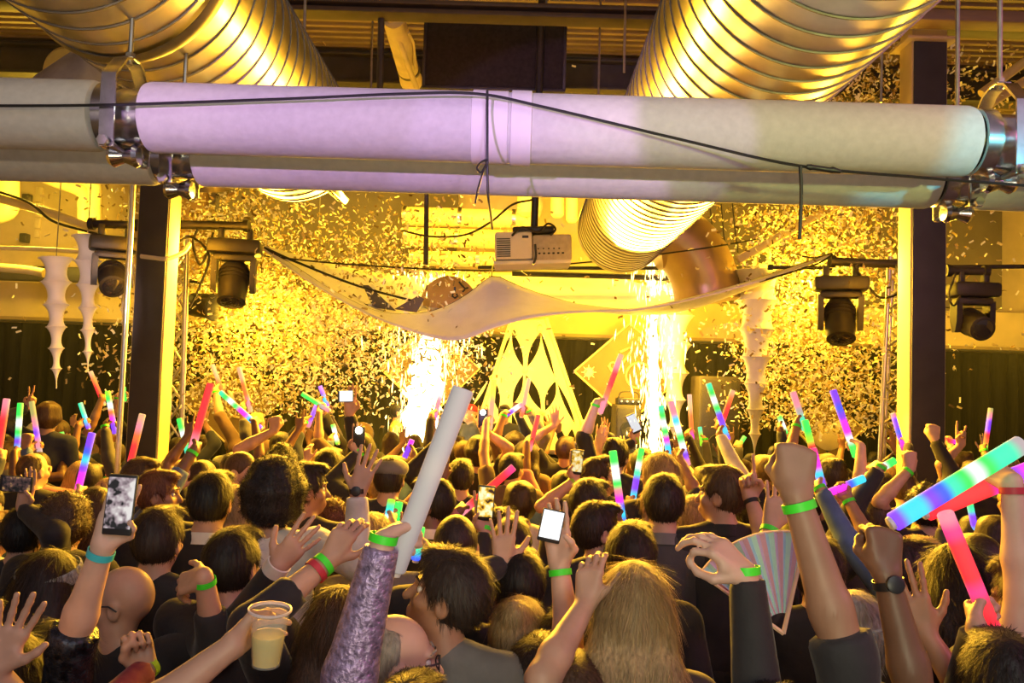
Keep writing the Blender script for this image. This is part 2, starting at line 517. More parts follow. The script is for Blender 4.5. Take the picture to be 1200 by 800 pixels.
hanger(-1.51, Y2, Z2, 'steel clevis hanger round the left end of the rear pipe')
hanger(1.91, Y2, Z2, 'cyan-lit steel clevis hanger round the right end of the rear pipe')

def cable(pts, r, label, name='cable', n=8, cat='cable', m=M_CABLE):
    return tag(MB().tube(spline(pts, n), r, 6).build(name, m), label, cat)
cable([at(-40, 124, 3.12), at(120, 123, 3.12), at(330, 116, 3.12), at(470, 110, 3.12), at(560, 110, 3.12), at(640, 126, 3.12), at(800, 164, 3.12), at(935, 194, 3.12), at(1080, 208, 3.12), at(1240, 220, 3.12)], 0.0055, 'long black cable strung along the front of the pipes')
c = cable([at(571, 106, 3.12), at(571, 150, 3.1), at(571, 190, 3.1), at(572, 228, 3.12), at(575, 250, 3.2), at(577, 268, 3.3)], 0.005, 'black tie cord hanging down over the middle of the front pipe', 'cord', cat='cord')
cable([at(571, 187, 3.09), at(564, 190, 3.09), at(559, 197, 3.09), at(564, 202, 3.09), at(570, 192, 3.09), at(565, 205, 3.09), at(560, 222, 3.09), at(557, 238, 3.09)], 0.004, 'looped loose end of cord at the middle of the front pipe', 'cord', cat='cord')
cable([at(938, 195, 3.1), at(939, 225, 3.1), at(938, 255, 3.1), at(937, 280, 3.1)], 0.007, 'black cord end hanging from the cable below the pipe on the right', 'cord', cat='cord')
tag(MB().tube([at(945, 195, 3.11), at(950, 196, 3.11), at(952, 196, 3.11), at(972, 199, 3.11), at(975, 199, 3.11), at(985, 201, 3.11)], [0.008, 0.012, 0.010, 0.010, 0.013, 0.007], 10).build('cable_connector', M_BLACK), 'black plug joining the cable in front of the right pipes', 'connector')

# hanging rods and wires between roof and pipes
for i, (px, y0, y1, Y, lab) in enumerate([
        (358, -20, 95, 6.0, 'thin wire dropping from the roof right of the left duct'),
        (436, 45, 108, 8.2, 'vertical rod beside the short round pipe'),
        (447, 10, 110, 7.4, 'dark vertical strut in front of the short round pipe'),
        (703, 30, 112, 8.0, 'thin rod right of the black panel'),
        (733, 0, 85, 7.0, 'thin rod beside the upper edge of the right duct'),
        (1034, 38, 120, 6.5, 'thin rod between the right duct and the right column')]):
    tag(MB().tube([Vector((at(px, y0, Y).x, Y, 6.56)), at(px, y0, Y), at(px - (y1 - y0) * 0.02, y1, Y)], 0.011 if i != 2 else 0.03, 8).build('hanging_rod', M_ROD if i != 2 else M_STEEL), lab, 'rod')
tag(MB().tube([at(1150, 110, 9), at(1215, 62, 9)], 0.05, 12).build('brace_tube', M_PIPEY), 'upper diagonal brace tube behind the right hanger', 'brace')
tag(MB().tube([at(1150, 128, 9), at(1215, 86, 9)], 0.05, 12).build('brace_tube', M_PIPEY), 'lower diagonal brace tube behind the right hanger', 'brace')
tag(MB().box(at(1145, 24, 6.9), (2.0, 0.2, 0.10), None, 0.02).build('cable_tray', mat('brown_tray', (0.2, 0.13, 0.08), 0.6)), 'brown tray fixed under the beam at the top right', 'tray')

# yellow pipes on the upper walls
def wall_pipe(pts, r, label):
    tag(MB().tube(spline(pts, 8), r, 16).build('wall_pipe', M_PIPEY), label, 'pipe')
for y_, r_, x0_, x1_, lab in ((253, 0.15, 472, 606, 'topmost of the thick cream pipes behind the projector'), (277, 0.15, 474, 596, 'second thick cream pipe from the top behind the projector'), (302, 0.12, 480, 640, 'third thick cream pipe from the top behind the projector'), (324, 0.10, 480, 645, 'lowest thick cream pipe behind the projector')):
    a_, b_ = at(x0_, y_, 13.4), at(x1_, y_ + 4, 13.4)
    t = thing('process_pipe', (a_ + b_) / 2, lab, 'pipe')
    MB().tube([a_, b_], r_, 24).build('pipe_barrel', M_PIPEY, t)
    if y_ < 280:
        MB().tube(spline([b_, b_ + Vector((0.17, 0, 0.02)), b_ + Vector((0.26, 0, 0.18)), b_ + Vector((0.27, 0, 0.5)), b_ + Vector((0.27, 0, 0.85))], 6), r_ * 0.9, 20).build('pipe_elbow', M_PIPEY, t)
    for f_ in (0.02, 0.5, 0.97):
        c_ = a_.lerp(b_, f_)
        MB().lathe([(-0.03, r_ + 0.012), (0.03, r_ + 0.012)], c_, b_ - a_, 24).build('pipe_band', M_GALV, t)
for px, y0, y1, r_, lab in ((653, 200, 252, 0.10, 'white drop pipe stub right of the projector mast'), (670, 200, 258, 0.09, 'white drop pipe with a red end right of the projector mast'), (616, 205, 250, 0.13, 'short thick drop pipe left of the projector mast')):
    tag(MB().tube([at(px, y0, 13), at(px, y1, 13), at(px, y1 + 3, 13)], [r_, r_, r_ * 0.6], 18).build('drop_pipe', M_PIPEY), lab, 'pipe')
wall_pipe([at(8, 190, 12.5), at(8, 225, 12.5), at(6, 245, 12.5), at(-20, 252, 12.5)], 0.17, 'thick cream pipe bending away at the upper left edge')
wall_pipe([at(25, 195, 13), at(60, 210, 13), at(92, 222, 13), at(98, 232, 13), at(99, 262, 13), at(99, 300, 13)], 0.10, 'inner cream pipe bending down behind the hanging white spikes')
wall_pipe([at(55, 190, 13), at(88, 204, 13), at(108, 215, 13), at(111, 232, 13), at(110, 300, 13)], 0.11, 'outer cream pipe bending down behind the hanging white spikes')
wall_pipe([at(-10, 230, 11), at(60, 250, 11), at(122, 273, 11)], 0.055, 'sloping cream conduit with a cable tied to it at the upper left')
wall_pipe([at(-10, 290, 11), at(50, 292, 11), at(108, 296, 11)], 0.03, 'grey horizontal bar behind the hanging white spikes')
wall_pipe([at(-10, 313, 11.5), at(30, 316, 11.5), at(52, 320, 11.5)], 0.06, 'dark horizontal bar at the left edge above the curtain')
tag(MB().box(at(20, 320, 13.6), (2.2, 0.2, 0.24), None, 0.03).build('wall_duct', M_STEEL), 'flat dark duct along the wall behind the white spikes', 'duct')
t = thing('step_flashing', at(45, 240, 14.4), 'stepped pale bracket strip on the upper left wall', 'bracket')
for k, (w_, h_) in enumerate(((0.13, 0.26), (0.12, 0.26), (0.10, 0.16), (0.09, 0.14))):
    MB().box(at(46 - k * 0.8, 224 + [4, 22, 38, 50][k], 14.82), (w_, 0.06, h_), None, 0.01).build('bracket_plate', M_PIPEY, t)
for px, py, lab in ((32, 233, 'upper dark wall box on the upper left wall'), (29, 279, 'lower dark wall box on the upper left wall')):
    t = thing('wall_box', at(px, py, 14.5), lab, 'junction box')
    MB().box(at(px, py, 14.6), (0.13, 0.14, 0.16), None, 0.02).build('box_body', M_BLACK, t)
    MB().box(at(px, py, 14.5), (0.06, 0.05, 0.07), None, 0.01).build('box_cover', M_STEEL, t)
cable([at(0, 225, 10.9), at(35, 238, 10.85), at(60, 258, 10.9), at(90, 268, 10.9), at(122, 276, 10.9)], 0.018, 'black cable drooping from the sloping conduit at the upper left')
tag(MB().lathe([(0, 0.04), (0.04, 0.10), (0.14, 0.20), (0.155, 0.19), (0.05, 0.09)], at(247, 203, 8.0), (0.1, 0.1, -1), 28, caps=False).build('lamp_dome', M_GALV), 'galvanised cone shade poking out below the left pipes', 'lamp shade')
tag(MB().lathe([(0, 0.0), (0.02, 0.12), (0.05, 0.14), (0.09, 0.10), (0.11, 0.0)], at(75, 84, 4.4), (0, 1, 0.2), 32, caps=False).build('round_vent_cap', mat('ochre_metal_cap', (0.45, 0.32, 0.06), 0.5, 0.4, noise=0.1)), 'ochre round cap peeping over the front pipe at the left', 'vent cap')
for o in COL.objects:
    if o.name.startswith('round_vent_cap'):
        o.scale = (1, 1, 1)

# ------------------------------------------------------------------ silver pole and truss towers
a_, b_ = at(157, 200, 6.2), at(138, 540, 6.2)
dirp = (a_ - b_).normalized()
t = thing('lighting_pole', (b_.x, b_.y, 0), 'slim silver pole standing just left of the left column', 'pole')
MB().tube([b_ - dirp * (b_.z / dirp.z), a_ + dirp * 0.6], 0.020, 14).build('tube', M_ALU, t)
MB().lathe([(0, 0.16), (0.02, 0.16), (0.03, 0.03)], b_ - dirp * (b_.z / dirp.z), (0, 0, 1), 20).build('base_plate', M_STEEL, t)

def tower(p0, p1, dx, dy, label):
    """A ladder truss from the floor up to point p1."""
    top = p1.z
    t = thing('truss_tower', (p0.x, p0.y, 0), label, 'truss')
    cs = [(p0.x, p0.y), (p0.x + dx, p0.y), (p0.x + dx / 2, p0.y + dy)]
    tilt = Vector(((p1.x - p0.x) / (p1.z - p0.z), 0, 0))
    P_ = lambda c, z: Vector((c[0] + tilt.x * (z - p0.z), c[1], z))
    for c in cs:
        MB().tube([P_(c, 0.0), P_(c, top)], 0.026, 12).build('chord', M_ALU, t)
    for i in range(3):
        l = MB()
        a, b2 = cs[i], cs[(i + 1) % 3]
        z, k = 0.1, 0
        while z < top - 0.22:
            s0, s1 = (a, b2) if k % 2 == 0 else (b2, a)
            l.tube([P_(s0, z), P_(s1, z + 0.2)], 0.014, 6)
            z += 0.2
            k += 1
        l.build('lacing', M_ALU, t)
    MB().box((p0.x + dx / 2, p0.y + dy / 2, 0.02), (abs(dx) + 0.3, abs(dy) + 0.3, 0.04)).build('base_plate', M_STEEL, t)
tower(at(216, 400, 9.0), at(220, 272, 9.0), -0.14, 0.16, 'aluminium lattice truss tower just right of the left column')
tower(at(1038, 400, 9.0), at(1043, 300, 9.0), 0.26, 0.22, 'aluminium lattice truss tower just left of the right column')

# ------------------------------------------------------------------ moving head lights
M_BODY = mat('fixture_body', (0.022, 0.020, 0.024), 0.45, noise=0.2, scale=12)
M_LENS = mat('dark_glass_lens', (0.02, 0.02, 0.03), 0.06, spec=0.9)
def moving_head(c, label, hw, yaw, tilt, round_head=False):
    """A moving head hanging from its base at c: base, yoke, head and lens."""
    t = thing('moving_head_light', c, label, 'stage light')
    rz = Matrix.Rotation(yaw, 3, 'Z')
    MB().box(c + Vector((0, 0, -0.06)), (hw * 1.30, hw * 0.8, 0.14), rz, 0.03).build('base', M_BODY, t)
    for s in (-1, 1):
        MB().box(c + rz @ Vector((s * hw * 0.35, 0, 0.06)), (0.06, 0.08, 0.14), rz, 0.015).build('clamp', M_STEEL, t)
    yk = MB()
    yk.box(c + Vector((0, 0, -0.17)), (hw * 1.0, hw * 0.45, 0.07), rz, 0.02)
    for s in (-1, 1):
        poly = [(-0.5, 0.0), (0.5, 0.0), (0.45, -0.55), (0.2, -0.85), (-0.2, -0.85), (-0.45, -0.55)]
        yk.prism([(x * hw * 0.42, z * hw * 1.05) for x, z in poly], 0.055, c + rz @ Vector((s * hw * 0.47, 0, -0.17)), rz @ Vector((0, 1, 0)), (0, 0, 1))
    yk.build('yoke', M_BODY, t)
    pc = c + Vector((0, 0, -0.17 - hw * 0.62))
    ax = rz @ Vector((0, math.cos(tilt), math.sin(tilt)))
    R = hw * 0.37
    hd = MB().lathe([(-R * 1.5, R * 0.45), (-R * 1.45, R * 0.7), (-R * 1.0, R * 0.98), (R * 0.5, R), (R * 1.2, R * 0.92), (R * 1.55, R * 0.95), (R * 1.6, R * 0.80)], pc, ax, 28)
    h = hd.build('head', M_BODY, t)
    MB().lathe([(R * 1.55, R * 0.82), (R * 1.66, R * 0.6), (R * 1.70, 0.01)], pc, ax, 28).build('lens', M_LENS, h)
    rg = MB()
    for k in range(3):
        rg.lathe([(-R * 0.2 - k * R * 0.3, R * 1.0), (-R * 0.2 - k * R * 0.3, R * 1.05), (-R * 0.2 - k * R * 0.3 + 0.02, R * 1.05), (-R * 0.2 - k * R * 0.3 + 0.02, R * 1.0)], pc, ax, 28, caps=False)
    rg.build('cooling_fins', M_BODY, h)
moving_head(at(276, 283, 8.6), 'black moving head light hanging from the bar right of the left column', 0.40, 0.2, math.radians(-115))
moving_head(at(985, 326, 8.6), 'black moving head light hanging from the bar left of the right column', 0.40, -0.25, math.radians(-118))
moving_head(at(134, 279, 8.3), 'black moving head light seen behind the silver pole', 0.34, 0.5, math.radians(215))
moving_head(at(1140, 333, 8.3), 'black moving head light right of the right column, lens towards the room', 0.34, 0.0, math.radians(200))
def bar(p, q, label, r=0.028):
    t = thing('truss_bar', (Vector(p) + Vector(q)) / 2, label, 'bar')
    MB().tube([p, q], r, 12).build('tube', M_STEEL, t)
    for e, o_ in ((p, q), (q, p)):
        MB().lathe([(0, r * 1.5), (0.05, r * 1.5)], e, Vector(o_) - Vector(e), 14).build('end_cap', M_BLACK, t)
bar(at(200, 263, 8.6), at(292, 265, 8.6), 'black bar carrying the moving head light beside the left column', 0.045)
bar(at(972, 306, 8.6), at(1062, 310, 8.6), 'black bar carrying the moving head light beside the right column', 0.045)
bar(at(105, 262, 8.3), at(165, 264, 8.3), 'black bar carrying the light behind the silver pole', 0.04)
bar(at(1108, 317, 8.3), at(1158, 318, 8.3), 'black bar carrying the light right of the right column', 0.04)
bar(at(1105, 313, 8.6), at(1230, 312, 8.6), 'thin black bar running off at the right edge', 0.022)
bar(at(900, 313, 9.2), at(975, 314, 9.2), 'thin bar between the canopy and the right-hand light bar', 0.02)
cable([at(232, 268, 8.5), at(226, 285, 8.5), at(234, 310, 8.5), at(243, 296, 8.5), at(250, 272, 8.5)], 0.012, 'loop of cable below the bar right of the left column')
cable([at(205, 285, 8.5), at(225, 278, 8.5), at(245, 300, 8.5), at(232, 340, 8.5), at(222, 360, 8.5)], 0.012, 'cable trailing down the left truss tower')
cable([at(1000, 312, 8.5), at(1014, 330, 8.5), at(1030, 348, 8.5), at(1050, 345, 8.5), at(1060, 330, 8.5), at(1050, 310, 8.5)], 0.012, 'loop of cable below the bar left of the right column')
cable([at(940, 300, 8.5), at(955, 302, 8.5), at(975, 297, 8.5), at(960, 308, 8.6), at(930, 318, 8.8), at(890, 330, 9.0)], 0.01, 'cable running from the right light bar to the canopy')
cable([at(1120, 320, 8.2), at(1112, 345, 8.2), at(1118, 358, 8.2), at(1128, 340, 8.2)], 0.01, 'cable hanging by the light right of the right column')
t = thing('par_can_light', at(228, 356, 9.6), 'dark can light low behind the left truss tower', 'stage light')
c_ = at(222, 356, 9.6)
MB().lathe([(0, 0.09), (0.05, 0.13), (0.26, 0.14), (0.34, 0.16), (0.35, 0.13)], c_, (0.9, -0.3, -0.1), 24).build('can', M_BODY, t)
MB().tube(spline([c_ + Vector((0.1, 0, 0.16)), c_ + Vector((0.1, 0, 0.24)), c_ + Vector((-0.05, 0, 0.26)), c_ + Vector((-0.12, 0, 0.3))], 4), 0.015, 8).build('bracket', M_STEEL, t)
cable([at(165, 300, 7.2), at(180, 302, 7.2), at(196, 303, 7.2), at(214, 296, 7.4), at(222, 286, 7.6)], 0.02, 'pale strap wrapped round the left column', 'strap', cat='strap', m=mat('pale_strap', (0.5, 0.45, 0.38), 0.7))
t = thing('drop_stick', at(1149, 386, 8.2), 'short dark rod hanging under the light right of the right column', 'rod')
MB().tube([at(1149, 376, 8.25), at(1149, 396, 8.25)], 0.018, 8).build('rod', M_BLACK, t)

# ------------------------------------------------------------------ hanging white fabric spikes
def spike(px, y0, y1, Y, w_top, label, segs=6, lean=0.0, flare_=0.16):
    top, tip = at(px, y0, Y), at(px + lean, y1, Y)
    t = thing('hanging_spike', top, label, 'fabric spike')
    L = (tip - top).length
    d = (tip - top).normalized()
    hs = [0]
    for k in range(segs):
        hs.append(hs[-1] + 1.0 - 0.035 * k)
    hs = [h / hs[-1] * L for h in hs]
    for k in range(segs):
        h0, h1 = hs[k], hs[k + 1]
        R0_, R1_ = w_top / 2 * (1 - h0 / L) ** 0.85, w_top / 2 * (1 - h1 / L) ** 0.85
        fl = flare_ * w_top * (1 - 0.45 * k / segs)
        prof = []
        for q in range(9):
            u = q / 8
            r = R0_ * (1 - u) + R1_ * u - flare_ * R0_ * math.sin(PI * u) * 0.9
            flare = fl * ((1 - u) ** 5) * (1 if k else 0.8) + (0.8 * fl * u ** 7 if k < segs - 1 else 0)
            prof.append((h0 + (h1 - h0) * u, max(0.006, r + flare)))
        MB().lathe(prof, top, d, 28).build('fabric_segment', M_WHITE, t, 50)
    for k in range(segs):
        rg = MB()
        rr_ = w_top / 2 * (1 - hs[k] / L) ** 0.85 + flare_ * w_top * (1 - 0.45 * k / segs)
        rg.lathe([(-0.006, rr_), (0, rr_ + 0.006), (0.006, rr_)], top + d * hs[k], d, 28, caps=False)
        rg.build('hoop_ring', M_WHITE, t)
    MB().tube([top, (top.x, top.y, 6.55)], 0.006, 6).build('suspension_wire', M_ROD, t)
spike(66, 303, 455, 8.4, 0.24, 'white fabric spike at far left, the lower-hanging one of the pair')
spike(103, 277, 436, 8.4, 0.22, 'white fabric spike hanging second from the left, with its top higher up')
spike(146, 330, 420, 9.4, 0.10, 'slender white fabric spike partly hidden by the silver pole')
spike(370, 352, 450, 12.2, 0.30, 'white fabric spike glowing inside the left confetti cloud')
spike(786, 300, 528, 11.9, 0.66, 'big brightly lit white fabric spike beside the right spark fountain', 7, 6, 0.12)
spike(888, 318, 536, 10.1, 0.46, 'tall white fabric spike in front of the right confetti cloud', 7, -4, 0.10)

# ------------------------------------------------------------------ projector on its mast
t = thing('projector', at(623, 292, 8.3), 'white projector hanging from a black mast under the pipes', 'projector')
pj = at(624, 292, 8.3)
M_PJ = mat('white_projector_plastic', (0.72, 0.68, 0.68), 0.5, noise=0.04)
rz = Matrix.Rotation(math.radians(-3), 3, 'Y')
MB().box(pj + Vector((-0.185, 0, 0.0)), (0.36, 0.40, 0.27), rz, 0.025).build('housing', M_PJ, t)
rear = MB().box(pj + Vector((0.185, -0.0, -0.01)), (0.375, 0.42, 0.26), rz, 0.03).build('connector_panel', mat('grey_projector_panel', (0.42, 0.38, 0.36), 0.6, noise=0.15, scale=20), t)
gr = MB()
for k in range(9):
    gr.box(pj + rz @ Vector((-0.28, -0.205, 0.075 - k * 0.021)), (0.13, 0.012, 0.009), rz, 0.002)
gr.build('vent_grille', M_BLACK, t)
cn = MB()
for k in range(6):
    cn.box(pj + rz @ Vector((0.06 + k * 0.045, -0.213, -0.075)), (0.022, 0.012, 0.016), rz, 0.002)
for k in range(5):
    cn.box(pj + rz @ Vector((0.05 + k * 0.05, -0.213, -0.03)), (0.014, 0.012, 0.012), rz, 0.002)
cn.build('sockets', M_BLACK, t)
MB().box(pj + rz @ Vector((-0.07, -0.205, 0.09)), (0.06, 0.012, 0.022), rz, 0.002).build('badge', M_BLACK, t)
MB().box(pj + Vector((0.0, 0, -0.155)), (0.74, 0.42, 0.04), rz, 0.012).build('base_tray', M_PJ, t)
MB().box(pj + Vector((0.0, 0, 0.17)), (0.40, 0.30, 0.07), rz, 0.02).build('mount_plate', M_BLACK, t)
MB().tube([pj + Vector((0.01, 0, 0.18)), (pj.x + 0.02, pj.y, 6.57)], 0.036, 14).build('mast', M_BLACK, t)
for pts, lab in (([at(600, 276, 8.1), at(612, 266, 8.05), at(630, 272, 8.05), at(642, 262, 8.05), at(651, 268, 8.1), at(645, 276, 8.1)], 'tangle of black cable on top of the projector'),
                 ([at(624, 234, 8.2), at(600, 240, 8.4), at(575, 260, 8.6), at(545, 275, 8.8), at(505, 277, 9.0), at(470, 270, 9.2)], 'drooping black cable running left from the projector mast'),
                 ([at(627, 286, 8.05), at(628, 300, 8.05), at(625, 310, 8.06)], 'short cable hanging down the projector back')):
    cable(pts, 0.011, lab)
tag(MB().tube([at(500, 226, 9.4), at(499, 310, 9.4)], 0.028, 10).build('drop_pole', M_STEEL), 'dark vertical pole in front of the thick cream pipes', 'pole')

# ------------------------------------------------------------------ rails and lines above the canopy
for pts, r_, lab in (([at(560, 313, 10.6), at(700, 314, 10.6), at(870, 314, 10.6)], 0.025, 'upper dark rail behind the projector'),
                     ([at(600, 320, 11.0), at(740, 324, 11.0), at(868, 330, 11.0)], 0.04, 'lower dark rail behind the projector')):
    tag(MB().tube(pts, r_, 10).build('steel_rail', M_STEEL), lab, 'rail')
cable([at(310, 300, 9.0), at(400, 309, 9.4), at(500, 315, 9.8), at(580, 317, 10.2), at(625, 315, 10.5)], 0.010, 'black line stretched from the left truss towards the projector', 'rigging_line', cat='rope')
cable([at(309, 290, 9.0), at(350, 308, 9.2), at(420, 335, 9.5), at(490, 354, 9.8)], 0.014, 'black line along the top of the canopy on the left', 'rigging_line', cat='rope')
cable([at(668, 309, 9.4), at(740, 302, 9.6), at(830, 290, 9.8), at(900, 278, 10)], 0.010, 'black line rising to the right behind the projector', 'rigging_line', cat='rope')
tag(MB().box(at(923, 272, 9.9), (1.35, 0.09, 0.10), Matrix.Rotation(math.radians(-31), 3, 'Y'), 0.02).build('diagonal_brace', M_PIPEY), 'yellow-lit diagonal brace in the right confetti', 'brace')
t = thing('wall_speaker', at(893, 305, 10.4), 'small white box speaker at the right end of the dark rails', 'speaker')
MB().box(at(893, 305, 10.4), (0.16, 0.2, 0.26), Matrix.Rotation(0.2, 3, 'Y'), 0.02).build('speaker_body', M_PJ, t)
MB().lathe([(0, 0.06), (0.02, 0.05)], at(893, 303, 10.28), (0, -1, 0), 16).build('speaker_cone', M_BLACK, t)
for k, (px, y0, y1) in enumerate(((832, 240, 300), (845, 238, 308), (858, 236, 296), (836, 270, 318))):
    cable([at(px, y0, 10.2), at(px + 3, (y0 + y1) / 2, 10.2), at(px + 7, y1, 10.2)], 0.008, ['leftmost hanging wire', 'second hanging wire', 'rightmost hanging wire', 'short hanging wire'][k] + ' beyond the right spiral duct')

# ------------------------------------------------------------------ stretch canopy
def curve_px(pts, Ya, Yb, n=64):
    xs = [p[0] for p in pts]
    P = spline([Vector((p[0], p[1], 0)) for p in pts], 12)
    ax = np.array([p.x for p in P])
    ay = np.array([p.y for p in P])
    out = []
    for i in range(n + 1):
        x = xs[0] + (xs[-1] - xs[0]) * i / n
        out.append((x, float(np.interp(x, ax, ay)), Ya + (Yb - Ya) * math.sin(PI * i / n)))
    return out
NU = 72
hem = curve_px([(309, 292), (345, 318), (385, 343), (430, 367), (470, 383), (505, 394), (530, 398), (552, 394), (580, 383), (620, 372), (665, 366), (710, 364), (745, 363), (800, 353), (880, 332), (972, 301)], 9.0, 8.9, NU)
ridge = curve_px([(309, 290), (345, 312), (385, 338), (430, 361), (460, 368), (495, 367), (525, 358), (550, 343), (568, 329), (580, 323), (592, 328), (620, 340), (665, 354), (710, 361), (745, 362), (800, 351), (880, 329), (972, 299)], 9.0, 9.6, NU)
back = curve_px([(309, 288), (360, 302), (430, 318), (500, 326), (560, 326), (620, 321), (690, 320), (740, 330), (800, 344), (880, 326), (972, 298)], 9.0, 11.6, NU)
rows = []
H_ = [Vector(at(*q)) for q in hem]
G_ = [Vector(at(*q)) for q in ridge]
B_ = [Vector(at(*q)) for q in back]
for v in range(9):
    u = v / 8
    rows.append([H_[i].lerp(G_[i], u) + Vector((0, 0, -0.10 * math.sin(PI * u) * max(0, (G_[i].z - H_[i].z)))) + Vector((0, 0.02 * math.sin(i * 1.3) * u * (1 - u) * 4, 0)) for i in range(NU + 1)])
for v in range(1, 9):
    u = v / 8
    rows.append([G_[i].lerp(B_[i], u) + Vector((0, 0, -0.25 * math.sin(PI * u) * math.sin(PI * i / NU))) for i in range(NU + 1)])
vs = [p for r in rows for p in r]
fs = []
for j in range(len(rows) - 1):
    for i in range(NU):
        a = j * (NU + 1) + i
        fs.append((a, a + 1, a + NU + 2, a + NU + 1))
t = thing('stretch_canopy', G_[NU // 2], 'white stretch fabric canopy slung over the stage between the two trusses', 'canopy')
o = MB().add(vs, fs).build('fabric', M_WHITE, t, 70)
sm = o.modifiers.new('thickness', 'SOLIDIFY')
sm.thickness = 0.008
MB().tube(H_, 0.012, 6).build('hem', M_WHITE, t)
MB().tube([G_[i] for i in range(NU + 1)], 0.010, 6).build('ridge_cord', M_CABLE, t)
pk = min(G_, key=lambda p: abs(to_px(p)[0] - 580))
MB().tube([pk, pk + Vector((0, 0.3, 0.16))], 0.010, 6).build('peak_rope', M_CABLE, t)
for i, (tri, lab) in enumerate((([(425, 334), (432, 334), (464, 364), (437, 360)], 'dark cloth flap lying on the canopy, the left one of the pair'), ([(462, 362), (490, 346), (497, 350), (488, 366)], 'dark cloth flap lying on the canopy, the right one of the pair'))):
    ps = [at(px, py, 9.75) for px, py in tri]
    vv = ps + [p + Vector((0, 0.02, 0)) for p in ps]
    tag(MB().add(vv, [(0, 1, 2, 3), (7, 6, 5, 4), (0, 4, 5, 1), (1, 5, 6, 2), (2, 6, 7, 3), (3, 7, 4, 0)]).build('cloth_flap', mat('dark_grey_cloth', (0.12, 0.10, 0.09), 0.9, noise=0.2)), lab, 'cloth')

# gold disc with marks, behind the canopy
c_ = at(526, 356, 10.4)
t = thing('gold_disc', c_, 'round gold disc with small dark marks rising behind the canopy', 'disc')
MB().lathe([(-0.03, 0.335), (-0.025, 0.345), (0.025, 0.345), (0.03, 0.335)], c_, (0, -1, 0.1), 56).build('disc_plate', mat('gold_paint', (0.50, 0.30, 0.07), 0.5, noise=0.12, scale=5), t)
mk = MB()
for pts in ([at(533, 336, 10.33), at(533, 343, 10.33)], [at(531, 344, 10.33), at(530, 347, 10.33), at(533, 349, 10.33), at(536, 347, 10.33), at(535, 344, 10.33)], [at(538, 330, 10.33), at(541, 334, 10.33), at(545, 338, 10.33), at(549, 337, 10.33)], [at(545, 339, 10.33), at(542, 342, 10.33)], [at(543, 347, 10.33), at(544, 348, 10.33)]):
    mk.tube(pts, 0.012, 6)
mk.build('mark', M_BLACK, t)

# ------------------------------------------------------------------ triangular stage board with petal cut-outs
def petal(c, tip_a, tip_b, w):
    a, b2 = Vector(tip_a), Vector(tip_b)
    d = b2 - a
    n = Vector((-d.y, d.x)).normalized()
    L = []
    for k in range(9):
        u = k / 8
        L.append(a + d * u + n * (w * math.sin(PI * u) ** 0.9))
    for k in range(7, 0, -1):
        u = k / 8
        L.append(a + d * u - n * (w * math.sin(PI * u) ** 0.9))
    return L
YB = 13.0
bm = bmesh.new()
def loop3(poly, y):
    vs_ = [bm.verts.new(at(p[0], p[1], y)) for p in poly]
    return [bm.edges.new((vs_[i], vs_[(i + 1) % len(vs_)])) for i in range(len(vs_))]
outer = [(597, 377), (642, 374), (714, 586), (531, 586)]
holes = [petal(0, (600, 389), (613, 430), 4.5), petal(0, (634, 388), (618, 430), 4.5),
         petal(0, (613, 439), (601, 474), 4.0), petal(0, (616, 439), (634, 480), 5.5),
         petal(0, (651, 446), (639, 481), 5.5), petal(0, (633, 387), (650, 442), 2.2),
         petal(0, (653, 449), (674, 497), 2.6), petal(0, (600, 390), (576, 441), 2.2),
         petal(0, (580, 447), (584, 480), 4.0), petal(0, (572, 446), (555, 474), 1.8),
         petal(0, (637, 486), (646, 516), 3.2), petal(0, (600, 484), (610, 530), 4), petal(0, (670, 502), (668, 530), 5.0)]
ed = loop3(outer, YB)
for h in holes:
    ed += loop3([(q.x, q.y) for q in h], YB)
bmesh.ops.triangle_fill(bm, edges=ed, use_beauty=True)
me = bpy.data.meshes.new('board')
bm.to_mesh(me)
bm.free()
o = bpy.data.objects.new('board', me)
COL.objects.link(o)
me.materials.append(mat('yellow_white_board', (0.80, 0.70, 0.40), 0.6, noise=0.05))
sm = o.modifiers.new('thickness', 'SOLIDIFY')
sm.thickness = 0.05
t = thing('triangle_board', at(620, 460, YB), 'tall triangular white stage board pierced by petal-shaped holes, behind the DJ', 'stage board')
o.parent = t
o.matrix_parent_inverse = t.matrix_basis.inverted()
for p, q in (((599, 376), (532, 584)), ((640, 373), (712, 584))):
    MB().tube([at(*p, YB - 0.05), at(*q, YB - 0.05)], 0.03, 8).build('edge_trim', mat('yellow_white_board', (0.8, 0.7, 0.4)), t)
nb = MB()
for px, py in ((603, 387), (632, 386), (615, 434), (577, 443), (651, 444), (636, 483)):
    nb.lathe([(0, 0.05), (0.03, 0.045), (0.05, 0.02)], at(px, py, YB - 0.03), (0, -1, 0), 14)
nb.build('joint_bosses', mat('yellow_white_board', (0.8, 0.7, 0.4)), t)

